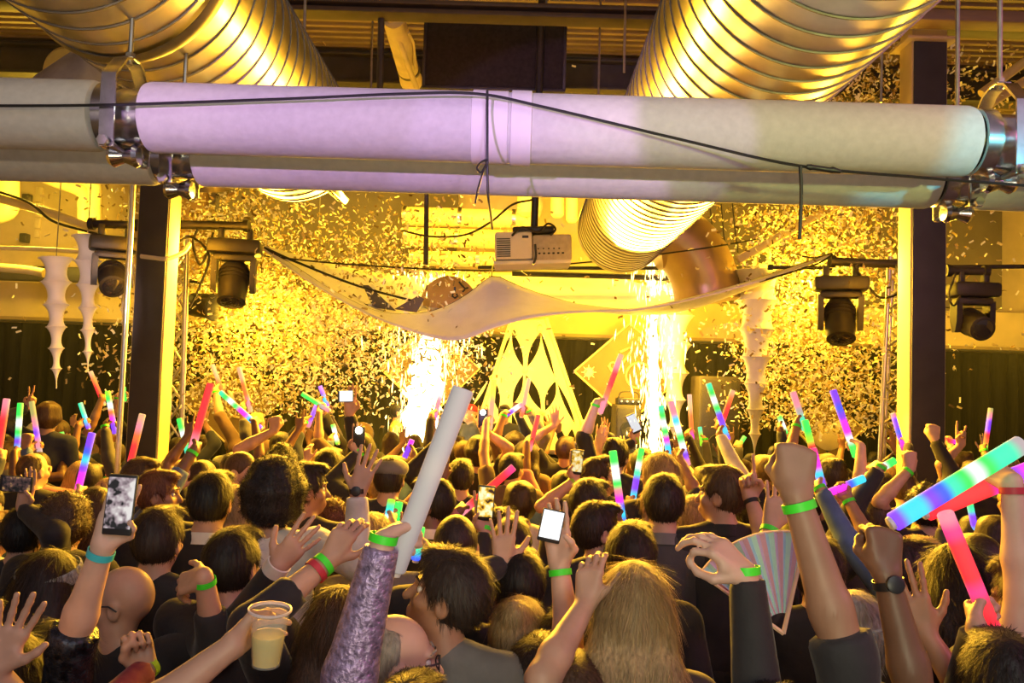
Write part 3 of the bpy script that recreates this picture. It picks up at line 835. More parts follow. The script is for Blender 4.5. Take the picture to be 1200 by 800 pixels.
# ------------------------------------------------------------------ diamond boards
M_TAN = mat('tan_board', (0.24, 0.15, 0.055), 0.55, noise=0.12, scale=4)
M_PALE = mat('pale_gold_relief', (0.80, 0.66, 0.36), 0.45, noise=0.05)
def diamond(corners, Y, label, swirl=True, star=False):
    ps = [at(px, py, Y) for px, py in corners]
    c = sum(ps, Vector()) / len(ps)
    t = thing('diamond_board', c, label, 'stage board')
    n = len(ps)
    v2 = ps + [p + Vector((0, 0.05, 0)) for p in ps]
    MB().add(v2, [tuple(range(n)), tuple(range(2 * n - 1, n - 1, -1))] + [(i, n + i, n + (i + 1) % n, (i + 1) % n) for i in range(n)]).build('board_panel', M_TAN, t, 20)
    MB().tube(ps + [ps[0]], 0.018, 6).build('edge_trim', M_PALE, t)
    lo_ = min(p.z for p in ps)
    MB().tube([(c.x, Y + 0.07, 0.64), (c.x, Y + 0.07, lo_ + 0.5)], 0.03, 8).build('support_post', M_STEEL, t)
    cx = sum(p[0] for p in corners) / n
    cy = sum(p[1] for p in corners) / n
    if swirl:
        w = MB()
        pts = [at(cx - 20 + 6 * math.cos(a * 0.55) * (1 - a / 22), cy - 8 + 6 * math.sin(a * 0.55) * (1 - a / 22), Y - 0.02) for a in range(12)]
        w.tube(pts, 0.014, 6)
        w.tube(spline([at(cx - 26, cy - 8, Y - 0.02), at(cx - 18, cy + 1, Y - 0.02), at(cx - 8, cy - 12, Y - 0.02), at(cx + 2, cy - 28, Y - 0.02), at(cx - 12, cy - 24, Y - 0.02)], 6), 0.018, 6)
        w.build('swirl_relief', M_PALE, t)
        MB().tube([at(cx + 10 + 15 * math.cos(a * PI / 12), cy + 4 + 15 * math.sin(a * PI / 12), Y - 0.02) for a in range(25)], 0.016, 6).build('ring_relief', M_PALE, t)
    if star:
        s = MB()
        for k in range(16):
            a = k * PI / 8
            rr_ = 9 if k % 2 == 0 else 6
            s.tube([at(690, 436, Y - 0.02), at(690 + rr_ * math.cos(a), 436 + rr_ * math.sin(a), Y - 0.02)], [0.03, 0.004], 6)
        s.build('star_relief', mat('white_star_paint', (0.95, 0.9, 0.8), 0.4), t)  # small white starburst near the board's left corner
diamond([(673, 435), (738, 379), (806, 436), (738, 494)], 13.4, 'tan diamond board with pale swirl and star right of the triangular board', True, True)
diamond([(446, 432), (504, 378), (562, 432), (504, 488)], 13.4, 'plain tan diamond board behind the left spark fountain', False)
diamond([(212, 468), (268, 420), (330, 470), (268, 522)], 12.6, 'tan diamond board with swirl at the left edge of the stage', True)
diamond([(930, 500), (970, 466), (1012, 502), (970, 545)], 12.6, 'tan diamond board low at the right edge of the stage', False)
c_ = at(970, 508, 12.2)
t = thing('round_rosette', c_, 'round pale rosette in front of the right-hand low diamond board', 'rosette')
MB().lathe([(0, 0.23), (0.03, 0.235), (0.05, 0.20), (0.06, 0.05)], c_, (0, -1, 0), 32).build('disc', M_PALE, t)
MB().tube([(c_.x, 12.22, 0.64), (c_.x, 12.22, c_.z)], 0.02, 8).build('stand_post', M_STEEL, t)

# ------------------------------------------------------------------ DJ table, speakers and amplifier stack
t = thing('dj_table', at(625, 540, 11.2), 'DJ table with dark skirt in front of the triangular board', 'table')
tc = at(628, 512, 11.2)
MB().box((tc.x, 11.2, 1.56), (1.7, 0.7, 0.06), None, 0.015).build('table_top', M_PIPEY, t)
MB().box((tc.x, 11.2, 1.08), (1.6, 0.6, 0.88), None, 0.03).build('table_skirt', M_CLOTHB, t)
for dx, lab in ((-0.55, 'left DJ deck on the table'), (0.55, 'right DJ deck on the table')):
    q = Vector((tc.x + dx, 11.2, 1.62))
    t = thing('dj_deck', q, lab, 'dj deck')
    MB().box(q, (0.34, 0.38, 0.06), None, 0.012).build('deck_body', M_BLACK, t)
    MB().lathe([(0.03, 0.12), (0.045, 0.12), (0.05, 0.11)], q, (0, 0, 1), 28).build('jog_wheel', M_ALU, t)
q = Vector((tc.x, 11.2, 1.62))
t = thing('dj_mixer', q, 'DJ mixer between the two decks', 'mixer')
MB().box(q, (0.34, 0.38, 0.07), None, 0.012).build('mixer_body', M_BLACK, t)
kb = MB()
for i in range(4):
    for j in range(3):
        kb.lathe([(0.03, 0.012), (0.055, 0.010)], q + Vector((-0.12 + 0.08 * i, -0.1 + 0.1 * j, 0)), (0, 0, 1), 10)
kb.build('knob_rows', M_ALU, t)
def speaker(px0, px1, y0, Y, label):
    a, b2 = at(px0, y0, Y), at(px1, y0, Y)
    w, h = b2.x - a.x, a.z - 0.64
    c = Vector(((a.x + b2.x) / 2, Y + 0.3, 0.64 + h / 2))
    t = thing('stage_speaker', (c.x, c.y, 0.64), label, 'speaker')
    MB().box(c, (w, 0.6, h), None, 0.025).build('cabinet', mat('speaker_black', (0.045, 0.035, 0.03), 0.6, noise=0.2, scale=30), t)
    MB().box((c.x, Y - 0.012, c.z + h * 0.2), (w * 0.9, 0.03, h * 0.55), None, 0.01).build('grille', mat('speaker_grille', (0.03, 0.025, 0.022), 0.5, noise=0.4, scale=60), t)
    for k, rr_ in ((0.28, 0.11), (0.02, 0.17)):
        MB().lathe([(0, min(rr_, w * 0.4)), (0.02, min(rr_, w * 0.4) * 0.95), (0.0, 0.03)], (c.x, Y - 0.025, c.z + h * k), (0, -1, 0), 24, caps=False).build('driver', M_BLACK, t)
    MB().box((c.x, Y - 0.012, c.z - h * 0.3), (w * 0.9, 0.03, h * 0.28), None, 0.01).build('lower_grille', mat('speaker_grille', (0.03, 0.025, 0.022)), t)
speaker(820, 868, 440, 11.6, 'tall dark stage speaker between the two brightly lit spikes')
speaker(722, 752, 474, 11.9, 'gold-lit cabinet with gear on top, below the swirl diamond board')
t = thing('amp_head', at(737, 470, 12.1), 'dark amplifier gear sitting on the gold-lit cabinet', 'amplifier')
q = at(737, 470, 12.1)
MB().box(q + Vector((0, 0.05, -0.0)), (0.34, 0.3, 0.10), None, 0.015).build('amp_body', M_BLACK, t)
k2 = MB()
for i in range(4):
    k2.lathe([(0, 0.018), (0.03, 0.015)], q + Vector((-0.12 + 0.08 * i, -0.11, 0.0)), (0, -1, 0), 10)
k2.build('knob_row', M_ALU, t)
MB().tube(spline([q + Vector((-0.15, 0, 0.05)), q + Vector((-0.1, 0, 0.13)), q + Vector((0.1, 0, 0.13)), q + Vector((0.15, 0, 0.05))], 5), 0.012, 6).build('carry_handle', M_STEEL, t)
# ------------------------------------------------------------------ bodies: smooth union of shapes meshed as one surface
def A3(v):
    return np.array((v[0], v[1], v[2]), dtype=np.float32)

class Field:
    """A signed distance field on a grid that is fine inside given boxes and coarse elsewhere."""
    def __init__(self, lo, hi, H, fine):
        ax = []
        for k in range(3):
            x, out = lo[k], []
            iv = [(a[k], b[k], h) for a, b, h in fine]
            while x < hi[k]:
                out.append(x)
                hh = H[k]
                for a, b, h in iv:
                    if a - h * 2 <= x <= b:
                        hh = min(hh, h)
                    elif x < a:
                        hh = min(hh, max(h, a - h * 2 - x + 1e-4))
                x += hh
            out.append(x)
            ax.append(np.array(out, dtype=np.float32))
        self.ax = ax
        self.F = np.full([len(a) for a in ax], 0.2, dtype=np.float32)
    def _sub(self, lo, hi):
        s = []
        for k in range(3):
            i0 = int(np.searchsorted(self.ax[k], lo[k]))
            i1 = int(np.searchsorted(self.ax[k], hi[k]))
            if i1 <= i0:
                return None
            s.append(slice(i0, i1))
        return tuple(s)
    def _grid(self, s):
        return (self.ax[0][s[0]][:, None, None], self.ax[1][s[1]][None, :, None], self.ax[2][s[2]][None, None, :])
    def put(self, s, d, k, op='add'):
        f = self.F[s]
        if op == 'add':
            h = np.maximum(k - np.abs(f - d), 0) / k
            self.F[s] = np.minimum(f, d) - h * h * (k * 0.25)
        else:
            d = -d
            h = np.maximum(k - np.abs(f - d), 0) / k
            self.F[s] = np.maximum(f, d) + h * h * (k * 0.25)
    def cone(self, a, b, ra, rb, k=0.02, clip_a=False, clip_b=False, flat=None):
        a, b = A3(a), A3(b)
        m = max(ra, rb) + k + 0.03
        s = self._sub(np.minimum(a, b) - m, np.maximum(a, b) + m)
        if s is None:
            return self
        X, Y, Z = self._grid(s)
        ba = b - a
        L2 = float(ba @ ba) + 1e-9
        px, py, pz = X - a[0], Y - a[1], Z - a[2]
        t = (px * ba[0] + py * ba[1] + pz * ba[2]) / L2
        h = np.clip(t, 0, 1)
        dx, dy, dz = px - h * ba[0], py - h * ba[1], pz - h * ba[2]
        if flat is not None:
            n, fl = flat
            q = dx * n[0] + dy * n[1] + dz * n[2]
            e = fl - 1.0
            dx, dy, dz = dx + n[0] * q * e, dy + n[1] * q * e, dz + n[2] * q * e
        d = np.sqrt(dx * dx + dy * dy + dz * dz) - (ra + (rb - ra) * h)
        L = math.sqrt(L2)
        if clip_b:
            d = np.maximum(d, (t - 1) * L)
        if clip_a:
            d = np.maximum(d, -t * L)
        self.put(s, d, k)
        return self
    def ell(self, c, r, k=0.02, R=None, op='add', clip=None, noise=None):
        c, r = A3(c), A3(r)
        m = float(max(r)) + k + 0.03
        s = self._sub(c - m, c + m)
        if s is None:
            return self
        X, Y, Z = self._grid(s)
        p = [X - c[0], Y - c[1], Z - c[2]]
        if R is not None:
            p = [p[0] * R[0][i] + p[1] * R[1][i] + p[2] * R[2][i] for i in range(3)]
        k0 = np.sqrt((p[0] / r[0]) ** 2 + (p[1] / r[1]) ** 2 + (p[2] / r[2]) ** 2)
        k1 = np.sqrt((p[0] / r[0] ** 2) ** 2 + (p[1] / r[1] ** 2) ** 2 + (p[2] / r[2] ** 2) ** 2) + 1e-6
        d = k0 * (k0 - 1) / k1
        if noise:
            d = d + noise(p)
        if clip:
            for n, o in clip:
                d = np.maximum(d, p[0] * n[0] + p[1] * n[1] + p[2] * n[2] - o)
        self.put(s, d, k, op)
        return self
    def mesh(self):
        F = self.F
        nx, ny, nz = F.shape
        S = F < 0
        cs = [S[i:nx - 1 + i, j:ny - 1 + j, k:nz - 1 + k] for i in (0, 1) for j in (0, 1) for k in (0, 1)]
        tot = sum(c.astype(np.int8) for c in cs)
        act = (tot > 0) & (tot < 8)
        I, J, K = np.nonzero(act)
        if len(I) == 0:
            return np.zeros((0, 3)), np.zeros((0, 4), int)
        idx = np.full(act.shape, -1, dtype=np.int32)
        idx[I, J, K] = np.arange(len(I))
        acc = np.zeros((len(I), 3), dtype=np.float32)
        cnt = np.zeros(len(I), dtype=np.float32)
        corners = [(i, j, k) for i in (0, 1) for j in (0, 1) for k in (0, 1)]
        val = {c: F[I + c[0], J + c[1], K + c[2]] for c in corners}
        for a in corners:
            for axis in range(3):
                if a[axis] == 1:
                    continue
                b = tuple(1 if q == axis else a[q] for q in range(3))
                va, vb = val[a], val[b]
                m = (va < 0) != (vb < 0)
                t = np.where(m, va / np.where(m, va - vb, 1), 0)
                P = []
                for q, Q in enumerate((I, J, K)):
                    x0 = self.ax[q][Q + a[q]]
                    P.append(x0 + t * (self.ax[q][Q + b[q]] - x0))
                acc += np.stack(P, 1) * m[:, None]
                cnt += m
        V = acc / cnt[:, None]
        quads = []
        def emit(m, o, flip):
            a, b, c, d = o
            q = np.stack([a, b, c, d], 1)
            return np.where(flip[:, None], q[:, ::-1], q)
        e = np.nonzero(S[:-1, 1:-1, 1:-1] != S[1:, 1:-1, 1:-1])
        i, j, k = e[0], e[1] + 1, e[2] + 1
        quads.append(emit(e, (idx[i, j - 1, k - 1], idx[i, j, k - 1], idx[i, j, k], idx[i, j - 1, k]), ~S[i, j, k]))
        e = np.nonzero(S[1:-1, :-1, 1:-1] != S[1:-1, 1:, 1:-1])
        i, j, k = e[0] + 1, e[1], e[2] + 1
        quads.append(emit(e, (idx[i - 1, j, k - 1], idx[i - 1, j, k], idx[i, j, k], idx[i, j, k - 1]), ~S[i, j, k]))
        e = np.nonzero(S[1:-1, 1:-1, :-1] != S[1:-1, 1:-1, 1:])
        i, j, k = e[0] + 1, e[1] + 1, e[2]
        quads.append(emit(e, (idx[i - 1, j - 1, k], idx[i, j - 1, k], idx[i, j, k], idx[i - 1, j, k]), ~S[i, j, k]))
        Q = np.concatenate(quads)
        return V, Q[(Q >= 0).all(1)]
    def build(self, name, m, parent, xf):
        V, Q = self.mesh()
        return np_mesh(name, V, Q, m, parent, xf)

def np_mesh(name, V, Q, m, parent, xf=None):
    me = bpy.data.meshes.new(name)
    nq = len(Q)
    me.vertices.add(len(V))
    me.vertices.foreach_set('co', np.ascontiguousarray(V, dtype=np.float32).ravel())
    me.loops.add(nq * 4)
    me.loops.foreach_set('vertex_index', np.ascontiguousarray(Q, dtype=np.int32).ravel())
    me.polygons.add(nq)
    me.polygons.foreach_set('loop_start', np.arange(0, nq * 4, 4, dtype=np.int32))
    me.polygons.foreach_set('use_smooth', np.ones(nq, dtype=bool))
    me.update(calc_edges=True)
    me.validate()
    o = bpy.data.objects.new(name, me)
    COL.objects.link(o)
    me.materials.append(m)
    o.material_slots[0].link = 'OBJECT'
    o.material_slots[0].material = m
    if parent is not None:
        o.parent = parent
    return o

SKIN = {
    'light': mat('light_skin', (0.50, 0.29, 0.20), 0.5, noise=0.10, scale=14, bump=0.04),
    'fair': mat('fair_skin', (0.60, 0.38, 0.29), 0.5, noise=0.08, scale=14, bump=0.04),
    'tan': mat('tan_skin', (0.34, 0.18, 0.11), 0.5, noise=0.10, scale=14, bump=0.04),
    'brown': mat('brown_skin', (0.17, 0.085, 0.05), 0.45, noise=0.10, scale=14, bump=0.04),
}
def hair_mat(name, c):
    return mat(name, c, 0.50, noise=0.35, scale=70, bump=0.25, stretch=(1.6, 1.6, 0.25), spec=0.35)
HAIR = {
    'black': hair_mat('black_hair', (0.016, 0.012, 0.011)),
    'dark': hair_mat('dark_brown_hair', (0.030, 0.019, 0.014)),
    'brown': hair_mat('brown_hair', (0.075, 0.042, 0.024)),
    'auburn': hair_mat('auburn_hair', (0.13, 0.05, 0.025)),
    'blonde': hair_mat('blonde_hair', (0.36, 0.24, 0.11)),
    'grey': hair_mat('grey_hair', (0.30, 0.27, 0.24)),
}
def cloth_mat(name, c, tr=0.8):
    return mat(name, c, tr, noise=0.22, scale=9, bump=0.35, sheen=0.15)
CLOTH = {
    'black': cloth_mat('black_cloth', (0.020, 0.018, 0.020)),
    'charcoal': cloth_mat('charcoal_cloth', (0.045, 0.042, 0.046)),
    'navy': cloth_mat('navy_cloth', (0.022, 0.028, 0.055)),
    'grey': cloth_mat('grey_cloth', (0.14, 0.135, 0.135)),
    'white': cloth_mat('white_cloth', (0.66, 0.64, 0.60)),
    'red': cloth_mat('maroon_cloth', (0.22, 0.02, 0.04)),
    'blue': cloth_mat('blue_cloth', (0.07, 0.13, 0.30)),
    'brown': cloth_mat('brown_cloth', (0.11, 0.065, 0.04)),
    'pink': cloth_mat('pink_cloth', (0.45, 0.18, 0.22)),
    'sequin': mat('black_sequin_cloth', (0.03, 0.035, 0.05), 0.25, 0.6, noise=0.9, scale=45, bump=0.6),
    'glitter': mat('lilac_glitter_cloth', (0.34, 0.25, 0.42), 0.35, 0.5, noise=0.5, scale=70, bump=0.5),
    'gold': mat('yellow_green_sequin_cloth', (0.45, 0.42, 0.08), 0.3, 0.4, noise=0.8, scale=28, bump=0.7),
}
M_EYE = mat('eye_white', (0.7, 0.68, 0.66), 0.2)
M_IRIS = mat('dark_iris', (0.03, 0.02, 0.015), 0.15)
M_BAND = {'green': glow('green_wristband_glow', (0.10, 0.9, 0.02), 0.75, False) , 'red': mat('red_wristband', (0.5, 0.03, 0.05), 0.5), 'black': mat('black_watch_band', (0.015, 0.015, 0.016), 0.35), 'cyan': mat('cyan_wristband', (0.05, 0.55, 0.65), 0.5), 'lime': mat('lime_wristband', (0.35, 0.62, 0.03), 0.5)}
M_BAND['green'] = mat('green_paper_wristband', (0.06, 0.85, 0.03), 0.5)

CURL = {'open': ((6, 8, 6),) * 4, 'relaxed': ((28, 34, 20), (32, 38, 22), (36, 40, 22), (40, 40, 22)), 'grip': ((62, 82, 48), (66, 84, 50), (70, 84, 50), (74, 82, 48)), 'fist': ((80, 95, 60),) * 4,
        'point': ((4, 5, 4), (80, 95, 55), (84, 95, 55), (86, 92, 55)), 'horns': ((5, 6, 4), (80, 95, 55), (80, 95, 55), (8, 8, 6)), 'phone': ((4, 8, 8), (4, 8, 8), (6, 8, 8), (8, 10, 8)), 'cup': ((30, 42, 34), (32, 44, 34), (34, 44, 34), (38, 42, 30)),
        'pinch': ((48, 58, 30), (30, 40, 24), (26, 34, 22), (24, 30, 20)), 'two': ((4, 5, 4), (4, 5, 4), (84, 95, 55), (86, 92, 55))}
SPREAD = {'open': (9, 2, -6, -15), 'relaxed': (4, 1, -2, -6), 'two': (10, -8, 0, 0), 'phone': (3, 1, -1, -4), 'cup': (5, 1, -3, -8)}
SEGL = ((0.043, 0.027, 0.021), (0.048, 0.030, 0.022), (0.044, 0.028, 0.021), (0.034, 0.021, 0.019))

def hand_prims(W, f, t, n, pose, sc, rmin):
    """Palm, four bent fingers and a thumb as (a, b, ra, rb, blend) pieces. f: along the fingers, t: thumb side, n: out of the palm."""
    P = []
    r0 = max(0.0088 * sc, rmin)
    loc = lambda u, v, w: W + (f * u + t * v + n * w) * sc
    kn = [loc(0.090, 0.030, 0), loc(0.092, 0.010, 0.002), loc(0.087, -0.010, 0.001), loc(0.079, -0.028, -0.002)]
    for i, q in enumerate(kn):
        P.append((loc(0.005, 0.016 - 0.011 * i, -0.002), q, 0.0135 * sc, 0.0118 * sc, 0.016))
    P.append((loc(0.015, 0.018, 0.008), loc(0.05, 0.032, 0.008), 0.014 * sc, 0.013 * sc, 0.014))
    P.append((loc(0.015, -0.014, 0.008), loc(0.06, -0.022, 0.006), 0.013 * sc, 0.011 * sc, 0.014))
    sp = SPREAD.get(pose, (2, 0, -2, -4))
    for i in range(4):
        a0 = math.radians(sp[i])
        d0 = (f * math.cos(a0) + t * math.sin(a0))
        cur, ang = kn[i], 0.0
        rr = r0 * (1.0, 1.03, 0.97, 0.86)[i]
        for s in range(3):
            ang += math.radians(CURL[pose][i][s])
            d = d0 * math.cos(ang) + n * math.sin(ang)
            nx = cur + d * SEGL[i][s] * sc
            P.append((cur, nx, rr, rr * 0.93, 0.005))
            cur, rr = nx, rr * 0.93
    if pose in ('grip', 'fist', 'horns', 'point', 'two'):
        tp = [loc(0.022, 0.028, 0.008), loc(0.050, 0.046, 0.030), loc(0.072, 0.036, 0.050), loc(0.082, 0.016, 0.056)]
    elif pose in ('phone', 'cup'):
        tp = [loc(0.020, 0.026, 0.006), loc(0.045, 0.054, 0.022), loc(0.068, 0.052, 0.046), loc(0.084, 0.040, 0.056)]
    elif pose == 'pinch':
        tp = [loc(0.022, 0.028, 0.008), loc(0.050, 0.050, 0.034), loc(0.080, 0.044, 0.056), loc(0.104, 0.036, 0.060)]
    else:
        tp = [loc(0.018, 0.026, 0.004), loc(0.046, 0.056, 0.010), loc(0.070, 0.074, 0.014), loc(0.092, 0.084, 0.016)]
    for i, (ra, rb) in enumerate(((0.0145, 0.0115), (0.0110, 0.0098), (0.0095, 0.0084))):
        P.append((tp[i], tp[i + 1], max(ra * sc, rmin), max(rb * sc, rmin * 0.95), 0.007))
    return P

def grip_frame(side, S, G, s):
    """Hand frame and wrist for a fist closed on a rod of direction s at G, with the arm coming from S."""
    s = s.normalized()
    g = (G - S).normalized()
    x = Vector((-side * 0.25, 0.9, 0)) + g * 0.45
    f = x - s * x.dot(s)
    f.normalize()
    n = f.cross(s) * (-1 if side > 0 else 1)
    return f, s, n, G - f * 0.066 - n * 0.032

def two_bone(S, W, a, b, pole):
    d = W - S
    L = d.length
    if L > (a + b) * 0.995:
        sc = min(L / ((a + b) * 0.995), 1.22)
        a, b = a * sc, b * sc
        if L > (a + b) * 0.999:
            W = S + d.normalized() * (a + b) * 0.995
            d = W - S
            L = d.length
    u = d.normalized()
    ca = max(-1, min(1, (a * a + L * L - b * b) / (2 * a * L)))
    p = pole - u * pole.dot(u)
    p = p.normalized() if p.length > 1e-4 else Vector((0, -1, 0))
    return S + u * a * ca + p * a * math.sqrt(1 - ca * ca), W

def add_strands(V, Q, n, c, hair, lod, hs):
    """Loose locks lying over the hair: thin tapering strips that follow the fall of the hair."""
    rs = np.random.RandomState(len(V) % 9973)
    q = Q[rs.randint(0, len(Q), n)]
    w = rs.dirichlet((1, 1, 1, 1), n)
    P = (V[q] * w[:, :, None]).sum(1)
    N = np.cross(V[q[:, 2]] - V[q[:, 0]], V[q[:, 3]] - V[q[:, 1]])
    N /= np.linalg.norm(N, axis=1)[:, None] + 1e-9
    D = np.zeros((n, 3)) + np.array([0, -0.25, -1.0])
    if hair in ('short', 'side'):
        rel = P - (c + np.array([0, -0.03, 0.08]))
        D = rel / (np.linalg.norm(rel, axis=1)[:, None] + 1e-6) + np.array([0.25 if hair == 'side' else 0.1, 0.0, -0.7])
    if hair in ('afro', 'curly'):
        D = rs.randn(n, 3)
    D = D + rs.randn(n, 3) * 0.22
    D -= N * (D * N).sum(1)[:, None]
    D /= np.linalg.norm(D, axis=1)[:, None] + 1e-9
    lift = {'afro': 0.5, 'curly': 0.55, 'short': 0.13, 'side': 0.11, 'wavy': 0.14}.get(hair, 0.06)
    L = {'long': 0.075, 'wavy': 0.06, 'pony': 0.045, 'bun': 0.04, 'short': 0.026, 'side': 0.034, 'balding': 0.02}.get(hair, 0.022)
    Ln = (L * (0.5 + rs.rand(n)))[:, None] * hs
    wd = ((0.00075, 0.0014, 0.003)[lod] * (0.6 + 0.8 * rs.rand(n)))[:, None]
    S = np.cross(D, N)
    m = P + D * Ln * 0.5 + N * (Ln * lift * 0.45 + 0.001)
    e = P + D * Ln + N * Ln * lift * (0.3 if hair in ('long', 'bun', 'pony') else 0.9)
    P = P - N * 0.001
    A = np.stack([P - S * wd, P + S * wd, m + S * wd * 0.9, m - S * wd * 0.9, e + S * wd * 0.15, e - S * wd * 0.15], 1).reshape(-1, 3)
    k = np.arange(n)[:, None] * 6 + len(V)
    return np.concatenate([V, A]), np.concatenate([Q, k + np.array([[0, 1, 2, 3]]), k + np.array([[3, 2, 4, 5]])])

ALLP = []     # (name, world head position, description) of everyone placed
def person(label, head, yaw=0.0, hs=1.0, hyaw=0.0, hpitch=0.0, htilt=0.0, skin='light', hair='short', hc='dark', top='black', sleeve='long', build=1.0, fem=False,
           R=None, L=None, band=None, glasses=False, collar=None, cuff=None, hat=None, lod=None, trousers='black', group=None, earring=False, beard=None):
    """One figure. head: world position of the head's centre. R / L: (hand point, pose, direction the rod or fingers take, palm normal, elbow pull)."""
    head = Vector(head)
    Y = head.y
    if lod is None:
        lod = 0 if Y < 3.6 else 1 if Y < 6.2 else 2
    hh = (0.0055, 0.0078, 0.0105)[lod]
    hd = (0.0065, 0.0095, 0.014)[lod]
    H = (0.022, 0.028, 0.036)[lod]
    dz = max(-0.30, min(0.34, head.z - 1.64))
    root = thing('person', (head.x, head.y - 0.02, 0.0), label, 'person', group)
    root.rotation_euler = (0, 0, yaw)
    inv = Matrix.Rotation(-yaw, 3, 'Z')
    loc = lambda p: inv @ (Vector(p) - root.location)
    dirl = lambda v: inv @ Vector(v)
    zz = lambda z: z + dz
    V = Vector
    sw = (0.172 if fem else 0.190) * build
    # ---- arms
    arms = []
    for side, spec in ((1, R), (-1, L)):
        S = V((side * sw, 0.0, zz(1.425)))
        if spec is None:
            el = V((side * (sw + 0.07), -0.03, zz(1.13)))
            W = V((side * (sw + 0.03), 0.12, zz(0.93)))
            f, t, n, pose = V((-0.1 * side, 0.35, -0.93)).normalized(), V((0, 1, 0.3)).normalized(), V((-side, 0, 0)), 'relaxed'
            t = (t - f * t.dot(f)).normalized()
            n = (n - f * n.dot(f) - t * n.dot(t)).normalized()
            arms.append((side, S, el, W, f, t, n, pose, False))
            continue
        tgt, pose, dr, nr, pull = (list(spec) + [None] * 5)[:5]
        G = loc(tgt)
        up = max(0, min(1, (G.z - S.z) / 0.4))
        S = S + V((-side * 0.018 * up, 0.01 * up, 0.055 * up))
        if pose in ('grip', 'cup') and dr is not None:
            f, t, n, W = grip_frame(side, S, G, dirl(dr))
            if pose == 'cup':
                W = G - f * 0.062 - n * 0.055
        else:
            f = dirl(dr).normalized() if dr is not None else (G - S).normalized()
            n = dirl(nr) if nr is not None else dirl((0, 1, 0.15))
            n = n - f * n.dot(f)
            n = n.normalized() if n.length > 0.05 else f.cross(V((1, 0, 0))).normalized()
            t = f.cross(n).normalized() * (-1 if side < 0 else 1)
            W = G - f * (0.085 if pose != 'phone' else 0.08) - (n * 0.026 if pose == 'phone' else n * 0)
        pole = dirl(pull) if pull is not None else V((side * 0.9, -0.35, -0.6))
        el, W2 = two_bone(S, W, 0.295 * build ** 0.5, 0.262 * build ** 0.5, pole)
        arms.append((side, S, el, W2, f, t, n, pose, True))
    # ---- grid
    ext = [V((0.27, 0.2, zz(1.85))), V((-0.27, -0.2, 0))]
    fine = [((-0.10, -0.13, zz(1.49)), (0.10, 0.15, zz(1.77)), hd)]
    for a in arms:
        ext += [a[2] + V((0.08, 0.08, 0.08)), a[2] - V((0.08, 0.08, 0.08)), a[3] + V((0.2, 0.2, 0.2)), a[3] - V((0.2, 0.2, 0.2))]
        if a[8]:
            c = a[3] + a[4] * 0.09
            fine.append((tuple(c - V((0.10, 0.10, 0.11))), tuple(c + V((0.10, 0.10, 0.11))), hh))
    lo = [min(e[k] for e in ext) for k in range(3)]
    hi = [max(e[k] for e in ext) for k in range(3)]
    lo[2] = -0.03
    fl = Field(lo, hi, (H, H, H * 1.15), fine)
    # ---- head frame
    hc_ = V((0, 0.02, zz(1.64)))
    Rh = Matrix.Rotation(hyaw - yaw, 3, 'Z') @ Matrix.Rotation(hpitch, 3, 'X') @ Matrix.Rotation(htilt, 3, 'Y')
    nb = V((0, -0.005, zz(1.52)))
    Hq = lambda x, y, z: hc_ + Rh @ V((x, y, z)) * hs
    Rm = [[Rh[i][j] for j in range(3)] for i in range(3)]
    sc3 = lambda *r: tuple(q * hs for q in r)
    # torso and legs
    bw = build * (0.9 if fem else 1.0)
    fl.ell((0, 0, zz(1.26)), (0.160 * bw, 0.108 * build, 0.22), 0.05)
    fl.ell((0, 0.005, zz(1.05)), (0.135 * bw, 0.095 * build, 0.17), 0.06)
    fl.ell((0, -0.01, zz(0.92) if dz > 0 else zz(0.92)), (0.16 * build, 0.11, 0.13), 0.05)
    fl.cone((-sw + 0.03, -0.005, zz(1.415)), (sw - 0.03, -0.005, zz(1.415)), 0.058, 0.058, 0.05)
    for s in (-1, 1):
        fl.cone((s * 0.035, -0.015, zz(1.49)), (s * (sw - 0.02), -0.01, zz(1.435)), 0.045, 0.045, 0.04)
        hip, kn, an = V((s * 0.085, 0, zz(0.90))), V((s * 0.095, 0.015, 0.48 + dz * 0.5)), V((s * 0.10, -0.02, 0.075))
        fl.cone(hip, kn, 0.083, 0.055, 0.03)
        fl.cone(kn, an, 0.053, 0.036, 0.02)
        fl.cone(an + V((0, -0.03, -0.03)), an + V((s * 0.02, 0.14, -0.045)), 0.035, 0.028, 0.02)
    fl.cone((0, -0.02, zz(1.42)), nb + V((0, 0.0, 0.03)), 0.056 * bw, 0.053 * bw, 0.03)
    # head
    fl.ell(Hq(0, -0.012, 0.022), sc3(0.077, 0.096, 0.097), 0.03, Rm)
    fl.ell(Hq(0, 0.028, -0.045), sc3(0.058, 0.066, 0.075), 0.035, Rm)
    fl.ell(Hq(0, 0.062, -0.088), sc3(0.026, 0.024, 0.024), 0.02, Rm)
    for s in (-1, 1):
        fl.ell(Hq(s * 0.034, 0.081, 0.006), sc3(0.017, 0.014, 0.012), 0.014, Rm, op='sub')
        fl.cone(Hq(s * 0.012, 0.090, 0.024), Hq(s * 0.045, 0.078, 0.026), 0.008 * hs, 0.007 * hs, 0.014)
        fl.ell(Hq(s * 0.048, 0.055, -0.025), sc3(0.022, 0.026, 0.02), 0.02, Rm)
        fl.ell(Hq(s * 0.080, -0.008, -0.012), sc3(0.011, 0.022, 0.033), 0.010, Rm)
        if lod < 2:
            fl.ell(Hq(s * 0.090, -0.002, -0.008), sc3(0.007, 0.012, 0.019), 0.006, Rm, op='sub')
    fl.cone(Hq(0, 0.088, 0.008), Hq(0, 0.113, -0.032), 0.009 * hs, 0.013 * hs, 0.012)
    fl.cone(Hq(-0.018, 0.090, -0.060), Hq(0.018, 0.090, -0.060), 0.009 * hs, 0.009 * hs, 0.010)
